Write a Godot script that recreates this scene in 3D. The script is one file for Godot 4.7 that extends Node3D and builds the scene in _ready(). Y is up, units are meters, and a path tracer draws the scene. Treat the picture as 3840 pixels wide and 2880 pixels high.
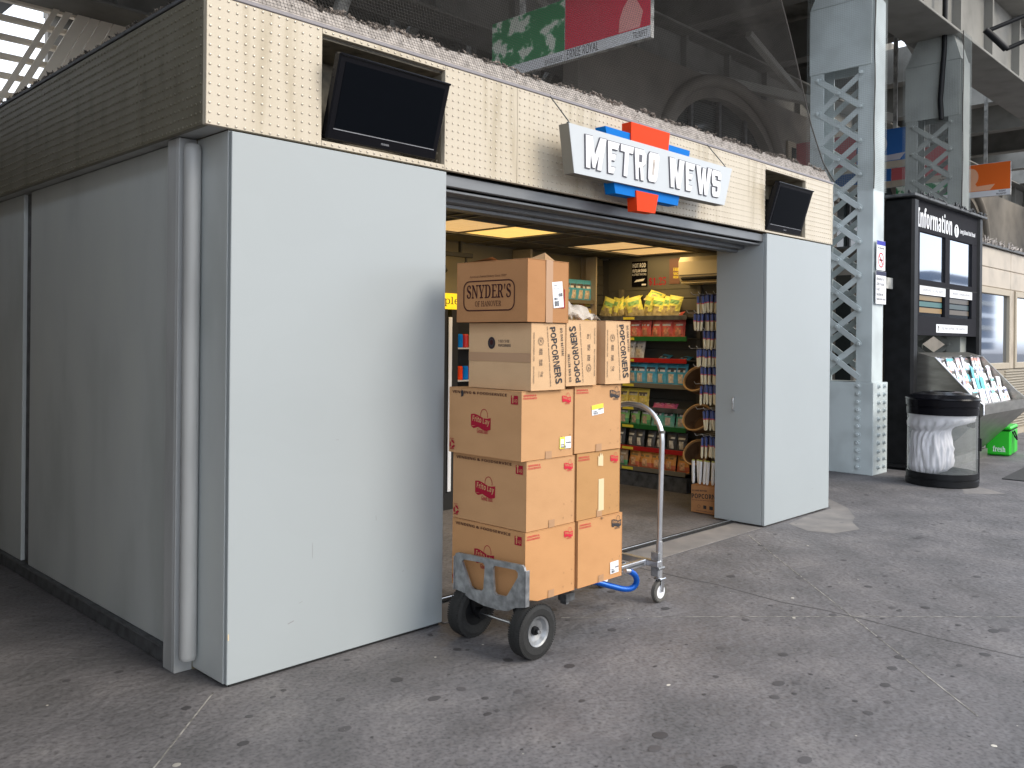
extends Node3D
# Newsstand kiosk under a station canopy. Kiosk front lies in z = 0 (x to the right), its left side in x = 0; the floor is y = 0.

var rng := RandomNumberGenerator.new()
var mats := {}
var fonts := {}
var used := {}
var text_cache := {}

class MB:
	var v := PackedVector3Array()
	var n := PackedVector3Array()
	var c := PackedColorArray()
	var col := Color(1, 1, 1)
	var xf := Transform3D()
	func tri(a: Vector3, b: Vector3, d: Vector3, na: Vector3, nb: Vector3, nd: Vector3) -> void:
		var f := (b - a).cross(d - a)
		if f.dot(na + nb + nd) > 0.0:
			var t := b; b = d; d = t
			t = nb; nb = nd; nd = t
		v.append(xf * a); v.append(xf * b); v.append(xf * d)
		n.append((xf.basis * na).normalized()); n.append((xf.basis * nb).normalized()); n.append((xf.basis * nd).normalized())
		c.append(col); c.append(col); c.append(col)
	func quad(a: Vector3, b: Vector3, d: Vector3, e: Vector3, nn: Vector3) -> void:
		tri(a, b, d, nn, nn, nn)
		tri(a, d, e, nn, nn, nn)
	func flat(a: Vector3, b: Vector3, d: Vector3, out: Vector3) -> void:
		var f := (b - a).cross(d - a)
		if f.length_squared() < 1e-16: return
		f = f.normalized()
		if f.dot(out) < 0.0: f = -f
		tri(a, b, d, f, f, f)
	func box(lo: Vector3, hi: Vector3, bv := 0.0) -> void:
		var m := (lo + hi) * 0.5
		var h := (hi - lo) * 0.5
		bv = minf(bv, minf(h.x, minf(h.y, h.z)) * 0.9)
		for ax in 3:
			var p := (ax + 1) % 3
			var q := (ax + 2) % 3
			for s in [-1.0, 1.0]:
				var nn := Vector3(); nn[ax] = s
				var cs := []
				for st in [[-1, -1], [1, -1], [1, 1], [-1, 1]]:
					var w := Vector3(); w[ax] = s * h[ax]
					w[p] = st[0] * (h[p] - bv); w[q] = st[1] * (h[q] - bv)
					cs.append(m + w)
				quad(cs[0], cs[1], cs[2], cs[3], nn)
		if bv <= 0.0: return
		for ax in 3:
			var p := (ax + 1) % 3
			var q := (ax + 2) % 3
			for s in [-1.0, 1.0]:
				for t in [-1.0, 1.0]:
					var nn := Vector3(); nn[p] = s; nn[q] = t
					nn = nn.normalized()
					var cs := []
					for e in [[-1.0, true], [1.0, true], [1.0, false], [-1.0, false]]:
						var w := Vector3(); w[ax] = e[0] * (h[ax] - bv)
						if e[1]:
							w[p] = s * h[p]; w[q] = t * (h[q] - bv)
						else:
							w[p] = s * (h[p] - bv); w[q] = t * h[q]
						cs.append(m + w)
					quad(cs[0], cs[1], cs[2], cs[3], nn)
		for sx in [-1.0, 1.0]:
			for sy in [-1.0, 1.0]:
				for sz in [-1.0, 1.0]:
					var k := Vector3(sx, sy, sz)
					flat(m + k * Vector3(h.x, h.y - bv, h.z - bv), m + k * Vector3(h.x - bv, h.y, h.z - bv), m + k * Vector3(h.x - bv, h.y - bv, h.z), k)
	func bar(a: Vector3, b: Vector3, w: float, t: float, up := Vector3.UP, bv := 0.0) -> void:
		# a straight bar from a to b: w across «up x dir», t along «up»
		var d := b - a
		var z := d.normalized()
		var x := up.cross(z).normalized()
		var y := z.cross(x)
		var keep := xf
		xf = xf * Transform3D(Basis(x, y, z), a)
		box(Vector3(-w / 2, -t / 2, 0), Vector3(w / 2, t / 2, d.length()), bv)
		xf = keep
	func tube(pts: Array, r, sides := 10, closed := false, caps := true) -> void:
		var cnt := pts.size()
		var rings := []
		var t0: Vector3 = (pts[1] - pts[0]).normalized()
		var u := (t0.cross(Vector3(0.31, 0.9, 0.17))).normalized()
		for i in cnt:
			var tn: Vector3
			if closed: tn = (pts[(i + 1) % cnt] - pts[(i + cnt - 1) % cnt]).normalized()
			else: tn = (pts[mini(i + 1, cnt - 1)] - pts[maxi(i - 1, 0)]).normalized()
			u = (u - tn * u.dot(tn)).normalized()
			var w := tn.cross(u)
			var ring := []
			var rad: float = r[i] if r is Array else r
			for k in sides:
				var a := TAU * k / sides
				var dn := u * cos(a) + w * sin(a)
				ring.append([pts[i] + dn * rad, dn])
			rings.append(ring)
		for i in (cnt if closed else cnt - 1):
			var ra: Array = rings[i]
			var rb: Array = rings[(i + 1) % cnt]
			for k in sides:
				var k2 := (k + 1) % sides
				tri(ra[k][0], ra[k2][0], rb[k2][0], ra[k][1], ra[k2][1], rb[k2][1])
				tri(ra[k][0], rb[k2][0], rb[k][0], ra[k][1], rb[k2][1], rb[k][1])
		if caps and not closed:
			for e in [0, cnt - 1]:
				var nn: Vector3 = (pts[0] - pts[1]).normalized() if e == 0 else (pts[cnt - 1] - pts[cnt - 2]).normalized()
				for k in sides:
					tri(pts[e], rings[e][k][0], rings[e][(k + 1) % sides][0], nn, nn, nn)
	func lathe(prof: Array, segs := 32, from := 0.0, to := TAU) -> void:
		# profile of Vector2(radius, y), outside of the outline to the right when going up
		for i in prof.size() - 1:
			var a: Vector2 = prof[i]
			var b: Vector2 = prof[i + 1]
			var e := (b - a)
			if e.length() < 1e-7: continue
			var nr := Vector2(e.y, -e.x).normalized()
			for k in segs:
				var t0 := from + (to - from) * k / segs
				var t1 := from + (to - from) * (k + 1) / segs
				var d0 := Vector3(cos(t0), 0, sin(t0))
				var d1 := Vector3(cos(t1), 0, sin(t1))
				var up := Vector3.UP
				var n0 := d0 * nr.x + up * nr.y
				var n1 := d1 * nr.x + up * nr.y
				var p0 := d0 * a.x + up * a.y
				var p1 := d1 * a.x + up * a.y
				var q0 := d0 * b.x + up * b.y
				var q1 := d1 * b.x + up * b.y
				if a.x > 1e-6: tri(p0, p1, q1, n0, n1, n1)
				if b.x > 1e-6: tri(p0, q1, q0, n0, n1, n0)
	func prism(poly: PackedVector2Array, z0: float, z1: float, hole := PackedVector2Array()) -> void:
		var whole := poly.duplicate()
		if hole.size():
			var h := hole.duplicate()
			if Geometry2D.is_polygon_clockwise(h) == Geometry2D.is_polygon_clockwise(poly): h.reverse()
			var bi := 0; var bj := 0; var best := 1e9
			for i in poly.size():
				for j in h.size():
					var dd := poly[i].distance_squared_to(h[j])
					if dd < best: best = dd; bi = i; bj = j
			whole = PackedVector2Array()
			for i in bi + 1: whole.append(poly[i])
			for j in h.size() + 1: whole.append(h[(bj + j) % h.size()])
			for i in range(bi, poly.size()): whole.append(poly[i])
		var ix := Geometry2D.triangulate_polygon(whole)
		for i in range(0, ix.size(), 3):
			var a := whole[ix[i]]; var b := whole[ix[i + 1]]; var d := whole[ix[i + 2]]
			tri(Vector3(a.x, a.y, z1), Vector3(b.x, b.y, z1), Vector3(d.x, d.y, z1), Vector3.BACK, Vector3.BACK, Vector3.BACK)
			if z0 != z1: tri(Vector3(a.x, a.y, z0), Vector3(b.x, b.y, z0), Vector3(d.x, d.y, z0), Vector3.FORWARD, Vector3.FORWARD, Vector3.FORWARD)
		if z0 == z1: return
		for loop in [[poly, 1.0], [hole, -1.0]]:
			var pl: PackedVector2Array = loop[0]
			if pl.size() < 3: continue
			var s: float = -1.0 if Geometry2D.is_polygon_clockwise(pl) else 1.0
			s *= loop[1]
			for i in pl.size():
				var a := pl[i]; var b := pl[(i + 1) % pl.size()]
				var e := (b - a)
				if e.length() < 1e-6: continue
				var nn := Vector3(e.y, -e.x, 0).normalized() * s
				quad(Vector3(a.x, a.y, z0), Vector3(b.x, b.y, z0), Vector3(b.x, b.y, z1), Vector3(a.x, a.y, z1), nn)
	func grid(pts: Array, wrap := false) -> void:
		var nr := pts.size(); var nc: int = pts[0].size()
		var ns := []
		for i in nr:
			var row := []
			for k in nc:
				var a: Vector3 = pts[mini(i + 1, nr - 1)][k] - pts[maxi(i - 1, 0)][k]
				var k0 := k - 1; var k1 := k + 1
				if wrap:
					if k0 < 0: k0 = nc - 2
					if k1 > nc - 1: k1 = 1
				else:
					k0 = maxi(k0, 0); k1 = mini(k1, nc - 1)
				var q: Vector3 = pts[i][k1] - pts[i][k0]
				var m := a.cross(q)
				row.append(m.normalized() if m.length_squared() > 1e-14 else Vector3.UP)
			ns.append(row)
		for i in nr - 1:
			for k in nc - 1:
				tri(pts[i][k], pts[i][k + 1], pts[i + 1][k + 1], ns[i][k], ns[i][k + 1], ns[i + 1][k + 1])
				tri(pts[i][k], pts[i + 1][k + 1], pts[i + 1][k], ns[i][k], ns[i + 1][k + 1], ns[i + 1][k])
	func mesh() -> ArrayMesh:
		var a := []
		a.resize(Mesh.ARRAY_MAX)
		a[Mesh.ARRAY_VERTEX] = v
		a[Mesh.ARRAY_NORMAL] = n
		a[Mesh.ARRAY_COLOR] = c
		var m := ArrayMesh.new()
		m.add_surface_from_arrays(Mesh.PRIMITIVE_TRIANGLES, a)
		return m

# ---------- helpers ----------
func V(x, y, z) -> Vector3: return Vector3(x, y, z)
func P(a: Array) -> PackedVector2Array:
	var p := PackedVector2Array()
	for i in range(0, a.size(), 2): p.append(Vector2(a[i], a[i + 1]))
	return p
func numbered(s: String) -> String:
	var k: int = used.get(s, 0)
	used[s] = k + 1
	return s if k == 0 else "%s_%03d" % [s, k]
func lin(r: float, g: float, b: float, a := 1.0) -> Color:
	var c := Color(r, g, b).linear_to_srgb()
	c.a = a
	return c
func mat(key: String, col := Color.WHITE, rough := 0.6, metal := 0.0) -> StandardMaterial3D:
	if mats.has(key): return mats[key]
	var m := StandardMaterial3D.new()
	m.resource_name = key
	m.albedo_color = col
	m.roughness = rough
	m.metallic = metal
	m.metallic_specular = 0.5
	mats[key] = m
	return m
func noise_tex(sd: int, freq: float, oct: int, stops: Array, size := 512, type := FastNoiseLite.TYPE_SIMPLEX_SMOOTH, normal := 0.0) -> NoiseTexture2D:
	var f := FastNoiseLite.new()
	f.seed = sd; f.frequency = freq; f.noise_type = type
	f.fractal_octaves = oct
	if type == FastNoiseLite.TYPE_CELLULAR: f.cellular_return_type = FastNoiseLite.RETURN_CELL_VALUE
	var t := NoiseTexture2D.new()
	t.width = size; t.height = size
	t.seamless = true
	t.generate_mipmaps = false
	t.noise = f
	if normal > 0.0:
		t.as_normal_map = true; t.bump_strength = normal
	else:
		var g := Gradient.new()
		var off := PackedFloat32Array(); var cs := PackedColorArray()
		for s in stops:
			off.append(s[0]); cs.append(s[1])
		g.offsets = off; g.colors = cs
		t.color_ramp = g
	return t
func gray(x: float) -> Color: return Color(x, x, x)
func tri_albedo(m: StandardMaterial3D, t: Texture2D, scale, world := true) -> void:
	m.albedo_texture = t
	m.uv1_triplanar = true
	m.uv1_world_triplanar = world
	m.uv1_scale = scale if scale is Vector3 else V(scale, scale, scale)
func detail(m: StandardMaterial3D, t: Texture2D, scale, world := true) -> void:
	m.detail_enabled = true
	m.detail_albedo = t
	m.detail_blend_mode = BaseMaterial3D.BLEND_MODE_MUL
	m.detail_uv_layer = BaseMaterial3D.DETAIL_UV_2
	m.uv2_triplanar = true
	m.uv2_world_triplanar = world
	m.uv2_scale = scale if scale is Vector3 else V(scale, scale, scale)
func part(called: String, mb, m: Material, parent: Node = self, at := Vector3.ZERO) -> MeshInstance3D:
	var o := MeshInstance3D.new()
	o.name = called if parent != self else numbered(called)
	o.mesh = mb.mesh() if mb is MB else mb
	if m: o.material_override = m
	o.position = at
	parent.add_child(o, true)
	return o
func tag(o: Node, label: String, category: String, group := "", kind := "") -> Node:
	if label: o.set_meta("label", label)
	if category: o.set_meta("category", category)
	if group: o.set_meta("group", group)
	if kind: o.set_meta("kind", kind)
	return o
func thing(called: String, label: String, category: String, at := Vector3.ZERO, turn := 0.0, group := "") -> Node3D:
	var o := Node3D.new()
	o.name = numbered(called)
	o.position = at
	o.rotation.y = turn
	add_child(o)
	tag(o, label, category, group)
	return o
func dup(src: Node3D, label: String, at: Vector3, basis = null) -> Node3D:
	var o: Node3D = src.duplicate()
	o.name = numbered(String(src.get_meta("base_name")))
	add_child(o)
	o.position = at
	if basis != null: o.basis = basis
	o.set_meta("label", label)
	return o
func multi(called: String, mesh: Mesh, m: Material, xs: Array, parent: Node = self, cols := []) -> MultiMeshInstance3D:
	var mm := MultiMesh.new()
	mm.transform_format = MultiMesh.TRANSFORM_3D
	mm.use_colors = cols.size() > 0
	mm.mesh = mesh
	mm.instance_count = xs.size()
	for i in xs.size():
		mm.set_instance_transform(i, xs[i])
		if cols.size(): mm.set_instance_color(i, cols[i])
	var o := MultiMeshInstance3D.new()
	o.name = called if parent != self else numbered(called)
	o.multimesh = mm
	o.material_override = m
	o.set_meta("kind", "stuff")
	parent.add_child(o, true)
	return o
func font(fam: String, weight: int) -> SystemFont:
	var k := fam + str(weight)
	if not fonts.has(k):
		var f := SystemFont.new()
		f.font_names = PackedStringArray([fam])
		f.font_weight = weight
		fonts[k] = f
	return fonts[k]
func text(mb: MB, s: String, fam: String, weight: int, face: Transform3D, u: float, w: float, height: float, width := 0.0, angle := 0.0, align := 0) -> float:
	# letters of a given height printed on a face (x right, y up, z out); returns their length
	var key := s + fam + str(weight)
	if not text_cache.has(key):
		var t := TextMesh.new()
		t.text = s; t.font = font(fam, weight); t.font_size = 48; t.pixel_size = 0.01; t.depth = 0.0; t.curve_step = 1.5
		text_cache[key] = t.get_mesh_arrays()
	var a: Array = text_cache[key]
	var vs: PackedVector3Array = a[Mesh.ARRAY_VERTEX]
	var ix: PackedInt32Array = a[Mesh.ARRAY_INDEX] if a[Mesh.ARRAY_INDEX] != null else PackedInt32Array(range(vs.size()))
	var lo := V(1e9, 1e9, 0); var hi := V(-1e9, -1e9, 0)
	for p in vs:
		lo = lo.min(p); hi = hi.max(p)
	var sy := height / (hi.y - lo.y)
	var sx := sy if width <= 0.0 else width / (hi.x - lo.x)
	var len := (hi.x - lo.x) * sx
	var off := 0.0 if align == 0 else -len * 0.5
	var keep := mb.xf
	mb.xf = mb.xf * face * Transform3D(Basis(Vector3.BACK, angle), V(u, w, 0))
	for i in range(0, ix.size(), 3):
		var q := []
		for j in 3:
			var p := vs[ix[i + j]]
			q.append(V((p.x - lo.x) * sx + off, (p.y - lo.y) * sy, 0.0))
		mb.tri(q[0], q[1], q[2], Vector3.BACK, Vector3.BACK, Vector3.BACK)
	mb.xf = keep
	return len
func plate(mb: MB, face: Transform3D, poly: PackedVector2Array, z0: float, z1: float, hole := PackedVector2Array()) -> void:
	var keep := mb.xf
	mb.xf = mb.xf * face
	mb.prism(poly, z0, z1, hole)
	mb.xf = keep
func rect(u0: float, w0: float, u1: float, w1: float) -> PackedVector2Array:
	return P([u0, w0, u1, w0, u1, w1, u0, w1])
func ellipse(u: float, w: float, a: float, b: float, k := 20) -> PackedVector2Array:
	var p := PackedVector2Array()
	for i in k: p.append(Vector2(u + a * cos(TAU * i / k), w + b * sin(TAU * i / k)))
	return p
func ringpoly(mb: MB, face: Transform3D, u: float, w: float, a: float, b: float, th: float, z: float, from := 0.0, to := TAU, k := 24) -> void:
	for i in k:
		var t0 := from + (to - from) * i / k
		var t1 := from + (to - from) * (i + 1) / k
		plate(mb, face, PackedVector2Array([Vector2(u + a * cos(t0), w + b * sin(t0)), Vector2(u + a * cos(t1), w + b * sin(t1)), Vector2(u + (a - th) * cos(t1), w + (b - th) * sin(t1)), Vector2(u + (a - th) * cos(t0), w + (b - th) * sin(t0))]), z, z)
func roundrect(u0: float, w0: float, u1: float, w1: float, r: float, k := 5) -> PackedVector2Array:
	var p := PackedVector2Array()
	for q in [[u1 - r, w1 - r, 0.0], [u0 + r, w1 - r, PI / 2], [u0 + r, w0 + r, PI], [u1 - r, w0 + r, PI * 1.5]]:
		for i in k + 1:
			var a: float = q[2] + PI / 2 * i / k
			p.append(Vector2(q[0] + r * cos(a), q[1] + r * sin(a)))
	return p
func face_left(x: float, y: float, z: float) -> Transform3D:   # a face that looks to -x; u runs along +z
	return Transform3D(Basis(Vector3.BACK, Vector3.UP, Vector3.LEFT), V(x, y, z))
func face_front(x: float, y: float, z: float) -> Transform3D:  # a face that looks to +z; u runs along +x
	return Transform3D(Basis(Vector3.RIGHT, Vector3.UP, Vector3.BACK), V(x, y, z))
func nth(i: int) -> String:
	return ["first", "second", "third", "fourth", "fifth", "sixth", "seventh", "eighth", "ninth", "tenth", "eleventh", "twelfth", "thirteenth", "fourteenth", "fifteenth", "sixteenth"][i]

func _ready() -> void:
	rng.seed = 7
	# ---------- camera ----------
	var cam := Camera3D.new()
	cam.name = "camera"
	var ang := deg_to_rad(44.33)
	var fw := V(cos(ang), 0, -sin(ang))
	var rt := V(sin(ang), 0, cos(ang))
	var roll := 0.0099
	var cx := rt * cos(roll) + Vector3.UP * sin(roll)
	var cy := Vector3.UP * cos(roll) - rt * sin(roll)
	cam.transform = Transform3D(Basis(cx, cy, -fw), V(-1.816, 1.5, 3.453))
	cam.projection = Camera3D.PROJECTION_FRUSTUM
	cam.near = 0.1
	cam.far = 400.0
	cam.size = 0.1 * 2880.0 / 3273.0
	cam.frustum_offset = Vector2(0, -0.1 * 167.0 / 3273.0)
	add_child(cam)
	cam.current = true
	# ---------- sky, sun, exposure ----------
	var sky := ProceduralSkyMaterial.new()
	sky.sky_top_color = Color(0.80, 0.84, 0.90)
	sky.sky_horizon_color = Color(0.90, 0.92, 0.95)
	sky.sky_curve = 0.2
	sky.ground_bottom_color = Color(0.35, 0.35, 0.36)
	sky.ground_horizon_color = Color(0.6, 0.6, 0.62)
	var env := Environment.new()
	env.background_mode = Environment.BG_SKY
	env.sky = Sky.new()
	env.sky.sky_material = sky
	env.tonemap_mode = Environment.TONE_MAPPER_LINEAR
	env.tonemap_exposure = 3.1
	env.sdfgi_enabled = true
	env.ssao_enabled = true
	env.ssil_enabled = true
	var we := WorldEnvironment.new()
	we.name = "world_environment"
	we.environment = env
	add_child(we)
	var sun := DirectionalLight3D.new()
	sun.name = "sun"
	sun.light_energy = 0.3
	sun.light_angular_distance = 30.0
	sun.light_color = Color(1.0, 0.97, 0.93)
	sun.shadow_enabled = true
	add_child(sun)
	sun.look_at_from_position(V(4, 8, 11), V(0, 0, 0), Vector3.UP)
	make_materials()
	make_ground()
	make_kiosk()
	make_station()
	make_columns()
	make_sign()
	make_televisions()
	make_cart()
	make_boxes()
	make_interior()
	make_info_board()
	make_bin()
	make_small_things()

# ---------- materials ----------
func make_materials() -> void:
	var soft := noise_tex(11, 0.006, 4, [[0.0, gray(0.84)], [0.5, gray(0.95)], [1.0, gray(1.0)]], 512)
	var fine := noise_tex(12, 0.09, 3, [[0.2, gray(0.86)], [0.6, gray(0.98)], [1.0, gray(1.0)]], 512)
	var grime := noise_tex(13, 0.012, 5, [[0.0, gray(0.55)], [0.45, gray(0.86)], [0.7, gray(0.97)], [1.0, gray(1.0)]], 512)
	var rough_map := noise_tex(14, 0.01, 4, [[0.2, gray(0.55)], [0.8, gray(1.0)]], 512)
	# panels of the kiosk
	var m := mat("white_panel", lin(0.37, 0.405, 0.415), 0.40)
	tri_albedo(m, noise_tex(21, 0.005, 3, [[0.0, gray(0.97)], [1.0, gray(1.0)]], 256), 0.35)
	m = mat("grey_side", lin(0.56, 0.59, 0.58), 0.36)
	tri_albedo(m, noise_tex(22, 0.008, 5, [[0.1, Color(0.915, 0.92, 0.915)], [0.5, gray(0.975)], [1.0, Color(1, 1, 0.99)]], 512), V(0.4, 0.16, 0.4))
	m.roughness_texture = noise_tex(23, 0.012, 4, [[0.1, gray(0.8)], [0.9, gray(1.0)]], 512)
	m = mat("grey_trim", lin(0.46, 0.47, 0.465), 0.42)
	tri_albedo(m, soft, V(1.6, 0.3, 1.6))
	m = mat("dark_trim", lin(0.10, 0.105, 0.11), 0.55)
	tri_albedo(m, grime, 1.5)
	m = mat("beige_fascia", lin(0.57, 0.505, 0.40), 0.4)
	tri_albedo(m, noise_tex(24, 0.007, 5, [[0.0, Color(0.84, 0.82, 0.77)], [0.35, Color(0.96, 0.955, 0.94)], [1.0, gray(1.0)]], 512), V(1.4, 0.2, 1.4))
	m = mat("grimy_shaded_fascia", lin(0.17, 0.155, 0.112), 0.5)  # grimy beige, with the shade of the left side deepened in its colour
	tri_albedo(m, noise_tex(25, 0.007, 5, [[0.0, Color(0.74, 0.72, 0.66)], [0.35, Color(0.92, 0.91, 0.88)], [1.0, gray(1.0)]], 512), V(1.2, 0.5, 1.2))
	m = mat("rivet_beige", lin(0.50, 0.44, 0.35), 0.35)
	m = mat("rivet_shine", lin(0.56, 0.50, 0.41), 0.3, 0.3)
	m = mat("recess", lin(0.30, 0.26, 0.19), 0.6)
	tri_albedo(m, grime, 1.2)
	m = mat("dark_scuff", lin(0.27, 0.27, 0.275), 0.7)
	m = mat("black_gap", lin(0.012, 0.012, 0.012), 0.8)
	m = mat("header_steel", lin(0.20, 0.21, 0.22), 0.42, 0.4)
	tri_albedo(m, soft, V(0.4, 2.0, 2.0))
	# floor
	m = mat("floor", lin(1, 1, 1), 1.0)
	tri_albedo(m, noise_tex(31, 0.007, 6, [[0.0, Color(0.37, 0.365, 0.368)], [0.35, Color(0.415, 0.407, 0.412)], [0.62, Color(0.445, 0.435, 0.44)], [1.0, Color(0.50, 0.488, 0.486)]], 1024), 0.23)
	detail(m, noise_tex(32, 0.055, 5, [[0.0, gray(0.70)], [0.4, gray(0.93)], [0.75, gray(1.0)], [1.0, gray(1.0)]], 1024), 0.73)
	m.roughness_texture = noise_tex(33, 0.012, 4, [[0.2, gray(0.62)], [0.8, gray(0.95)]], 512)
	m.normal_enabled = true
	m.normal_texture = noise_tex(34, 0.12, 4, [], 512, FastNoiseLite.TYPE_SIMPLEX_SMOOTH, 2.0)
	m.normal_scale = 0.35
	m = mat("floor_pale", lin(1, 1, 1), 1.0)
	tri_albedo(m, noise_tex(36, 0.012, 5, [[0.0, Color(0.43, 0.42, 0.415)], [0.5, Color(0.49, 0.475, 0.465)], [1.0, Color(0.55, 0.53, 0.51)]], 512), 0.5)
	m = mat("gum", Color.WHITE, 0.65)
	m.vertex_color_use_as_albedo = true
	m = mat("joint_pale", lin(0.36, 0.345, 0.315), 0.9)
	tri_albedo(m, noise_tex(35, 0.05, 3, [[0.2, gray(0.55)], [0.7, gray(1.0)]], 256), 1.0)
	m = mat("joint_dark", lin(0.085, 0.082, 0.082), 0.9)
	# cardboard
	for q in [["card_tan", lin(0.57, 0.32, 0.155)], ["card_pop", lin(0.66, 0.43, 0.245)], ["card_bounce_tint", lin(0.58, 0.305, 0.135)], ["card_brown", lin(0.45, 0.225, 0.10)], ["card_old", lin(0.50, 0.275, 0.115)], ["card_inside", lin(0.45, 0.28, 0.15)]]:  # the warm one carries orange bounce light in its colour, for the bottom cartons
		m = mat(q[0], q[1], 0.82)
		tri_albedo(m, noise_tex(41, 0.01, 5, [[0.0, Color(0.965, 0.96, 0.955)], [0.5, gray(0.985)], [1.0, gray(1.0)]], 512), V(0.8, 1.3, 0.8), false)
		m.metallic_specular = 0.25
		detail(m, noise_tex(42, 0.16, 3, [[0.1, gray(0.92)], [0.6, gray(0.99)], [1.0, gray(1.0)]], 512), V(2.0, 2.6, 2.0), false)
		m.normal_enabled = true
		m.normal_texture = noise_tex(43, 0.02, 3, [], 256, FastNoiseLite.TYPE_SIMPLEX_SMOOTH, 3.0)
		m.normal_scale = 0.12
	m = mat("tape", lin(0.43, 0.25, 0.135), 0.28)
	m = mat("card_edge", lin(0.30, 0.17, 0.085), 0.9)
	mat("ink_red", lin(0.34, 0.015, 0.035), 0.9).metallic_specular = 0.2
	mat("ink_pink", lin(0.55, 0.03, 0.055), 0.9).metallic_specular = 0.2
	mat("ink_black", lin(0.03, 0.027, 0.03), 0.75)
	mat("ink_plum", lin(0.05, 0.018, 0.018), 0.9).metallic_specular = 0.2
	mat("label_white", lin(0.82, 0.83, 0.86), 0.5)
	mat("label_yellow", lin(0.78, 0.66, 0.06), 0.5)
	mat("label_cream", lin(0.70, 0.55, 0.33), 0.6)
	# metals, rubber, plastics
	m = mat("galvanised", lin(0.40, 0.41, 0.42), 0.5, 0.6)
	tri_albedo(m, noise_tex(51, 0.03, 4, [[0.1, gray(0.72)], [0.5, gray(0.86)], [0.9, gray(1.0)]], 512), 1.1, false)
	m.roughness_texture = noise_tex(52, 0.03, 4, [[0.2, gray(0.7)], [0.8, gray(1.0)]], 256)
	m = mat("aluminium", lin(0.72, 0.73, 0.75), 0.3, 0.9)
	tri_albedo(m, soft, 2.0, false)
	m = mat("chrome", lin(0.7, 0.71, 0.72), 0.22, 1.0)
	m = mat("stainless", lin(0.36, 0.345, 0.31), 0.33, 0.8)
	tri_albedo(m, noise_tex(53, 0.02, 4, [[0.1, gray(0.85)], [0.9, gray(1.0)]], 256), V(0.6, 2.0, 0.6))
	m = mat("rubber", lin(0.022, 0.022, 0.021), 0.8)
	tri_albedo(m, noise_tex(54, 0.06, 3, [[0.2, gray(0.75)], [0.9, gray(1.0)]], 256), 4.0, false)
	m = mat("rubber_grey", lin(0.10, 0.095, 0.085), 0.8)
	m = mat("blue_grip", lin(0.005, 0.10, 0.48), 0.28, 0.35)
	m = mat("black_paint", lin(0.012, 0.0125, 0.014), 0.45)
	m.metallic_specular = 0.3
	tri_albedo(m, noise_tex(55, 0.02, 4, [[0.1, gray(0.7)], [0.9, gray(1.0)]], 256), 1.0)
	m = mat("board_grey", lin(0.022, 0.022, 0.026), 0.7)
	m.metallic_specular = 0.14
	m = mat("screen", lin(0.003, 0.004, 0.006), 0.1)
	m.metallic_specular = 0.16
	m = mat("gloss_black", lin(0.005, 0.005, 0.007), 0.2)
	m.metallic_specular = 0.28
	m = mat("screen_mirror", lin(0.34, 0.38, 0.44), 0.04, 0.95)
	m = mat("glass", Color(0.9, 0.93, 0.92, 0.12), 0.06)
	m.transparency = BaseMaterial3D.TRANSPARENCY_ALPHA
	m = mat("bag_white", lin(0.72, 0.71, 0.74), 0.45)
	m.backlight_enabled = true
	m.backlight = Color(0.5, 0.5, 0.52)
	m.normal_enabled = true
	m.normal_texture = noise_tex(56, 0.02, 3, [], 256, FastNoiseLite.TYPE_SIMPLEX_SMOOTH, 5.0)
	m.normal_scale = 0.8
	m.uv1_triplanar = true
	m.uv1_scale = V(2, 0.6, 2)
	# painted steel of the columns
	m = mat("column_paint", lin(0.60, 0.665, 0.67), 0.36)
	tri_albedo(m, noise_tex(61, 0.01, 4, [[0.0, gray(0.86)], [0.6, gray(0.98)], [1.0, gray(1.0)]], 256), 0.5)
	m = mat("column_greyer", lin(0.33, 0.345, 0.32), 0.55)  # darker, greyer tone for the second column
	tri_albedo(m, soft, 0.5)
	m = mat("roof_steel", lin(0.52, 0.51, 0.46), 0.65)
	tri_albedo(m, soft, 0.4)
	m = mat("girder_paint", lin(0.27, 0.262, 0.235), 0.7)
	tri_albedo(m, soft, 0.5)
	m = mat("roof_deck", lin(0.30, 0.28, 0.24), 0.9)
	tri_albedo(m, grime, 0.25)
	m = mat("louvre_paint", lin(0.80, 0.72, 0.60), 0.6)
	m = mat("light_steel", lin(0.58, 0.58, 0.55), 0.6)
	tri_albedo(m, grime, 0.7)
	m = mat("brown_wall", lin(0.25, 0.225, 0.19), 0.8)
	tri_albedo(m, soft, 0.35)
	m = mat("dark_glass", lin(0.02, 0.026, 0.027), 0.08)
	m = mat("net_cord", lin(0.06, 0.055, 0.05), 0.9)
	m = mat("net_cord_column", lin(0.34, 0.37, 0.36), 0.9)
	m = mat("dusty_cloth", lin(0.60, 0.545, 0.50), 0.95)
	tri_albedo(m, grime, 2.2)
	m = mat("lint", Color.WHITE, 1.0)
	m.vertex_color_use_as_albedo = true
	m = mat("sign_white", lin(0.50, 0.53, 0.55), 0.4)
	m = mat("sign_letter", lin(0.80, 0.80, 0.81), 0.4)
	m = mat("sign_edge", lin(0.20, 0.19, 0.16), 0.6)
	m = mat("letter_rim", lin(0.10, 0.10, 0.12), 0.6)
	m = mat("sign_blue", lin(0.002, 0.16, 0.55), 0.5)
	m.metallic_specular = 0.2
	m = mat("sign_red", lin(0.74, 0.055, 0.012), 0.5)
	m.metallic_specular = 0.2
	m = mat("stone_tan", lin(0.50, 0.43, 0.34), 0.5)
	tri_albedo(m, soft, 0.5)
	m = mat("tan_frame", lin(0.40, 0.34, 0.25), 0.5)
	m = mat("ribbed_tan", lin(0.34, 0.29, 0.21), 0.45, 0.3)
	m = mat("pack", Color.WHITE, 0.36)
	m.metallic_specular = 0.3
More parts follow.
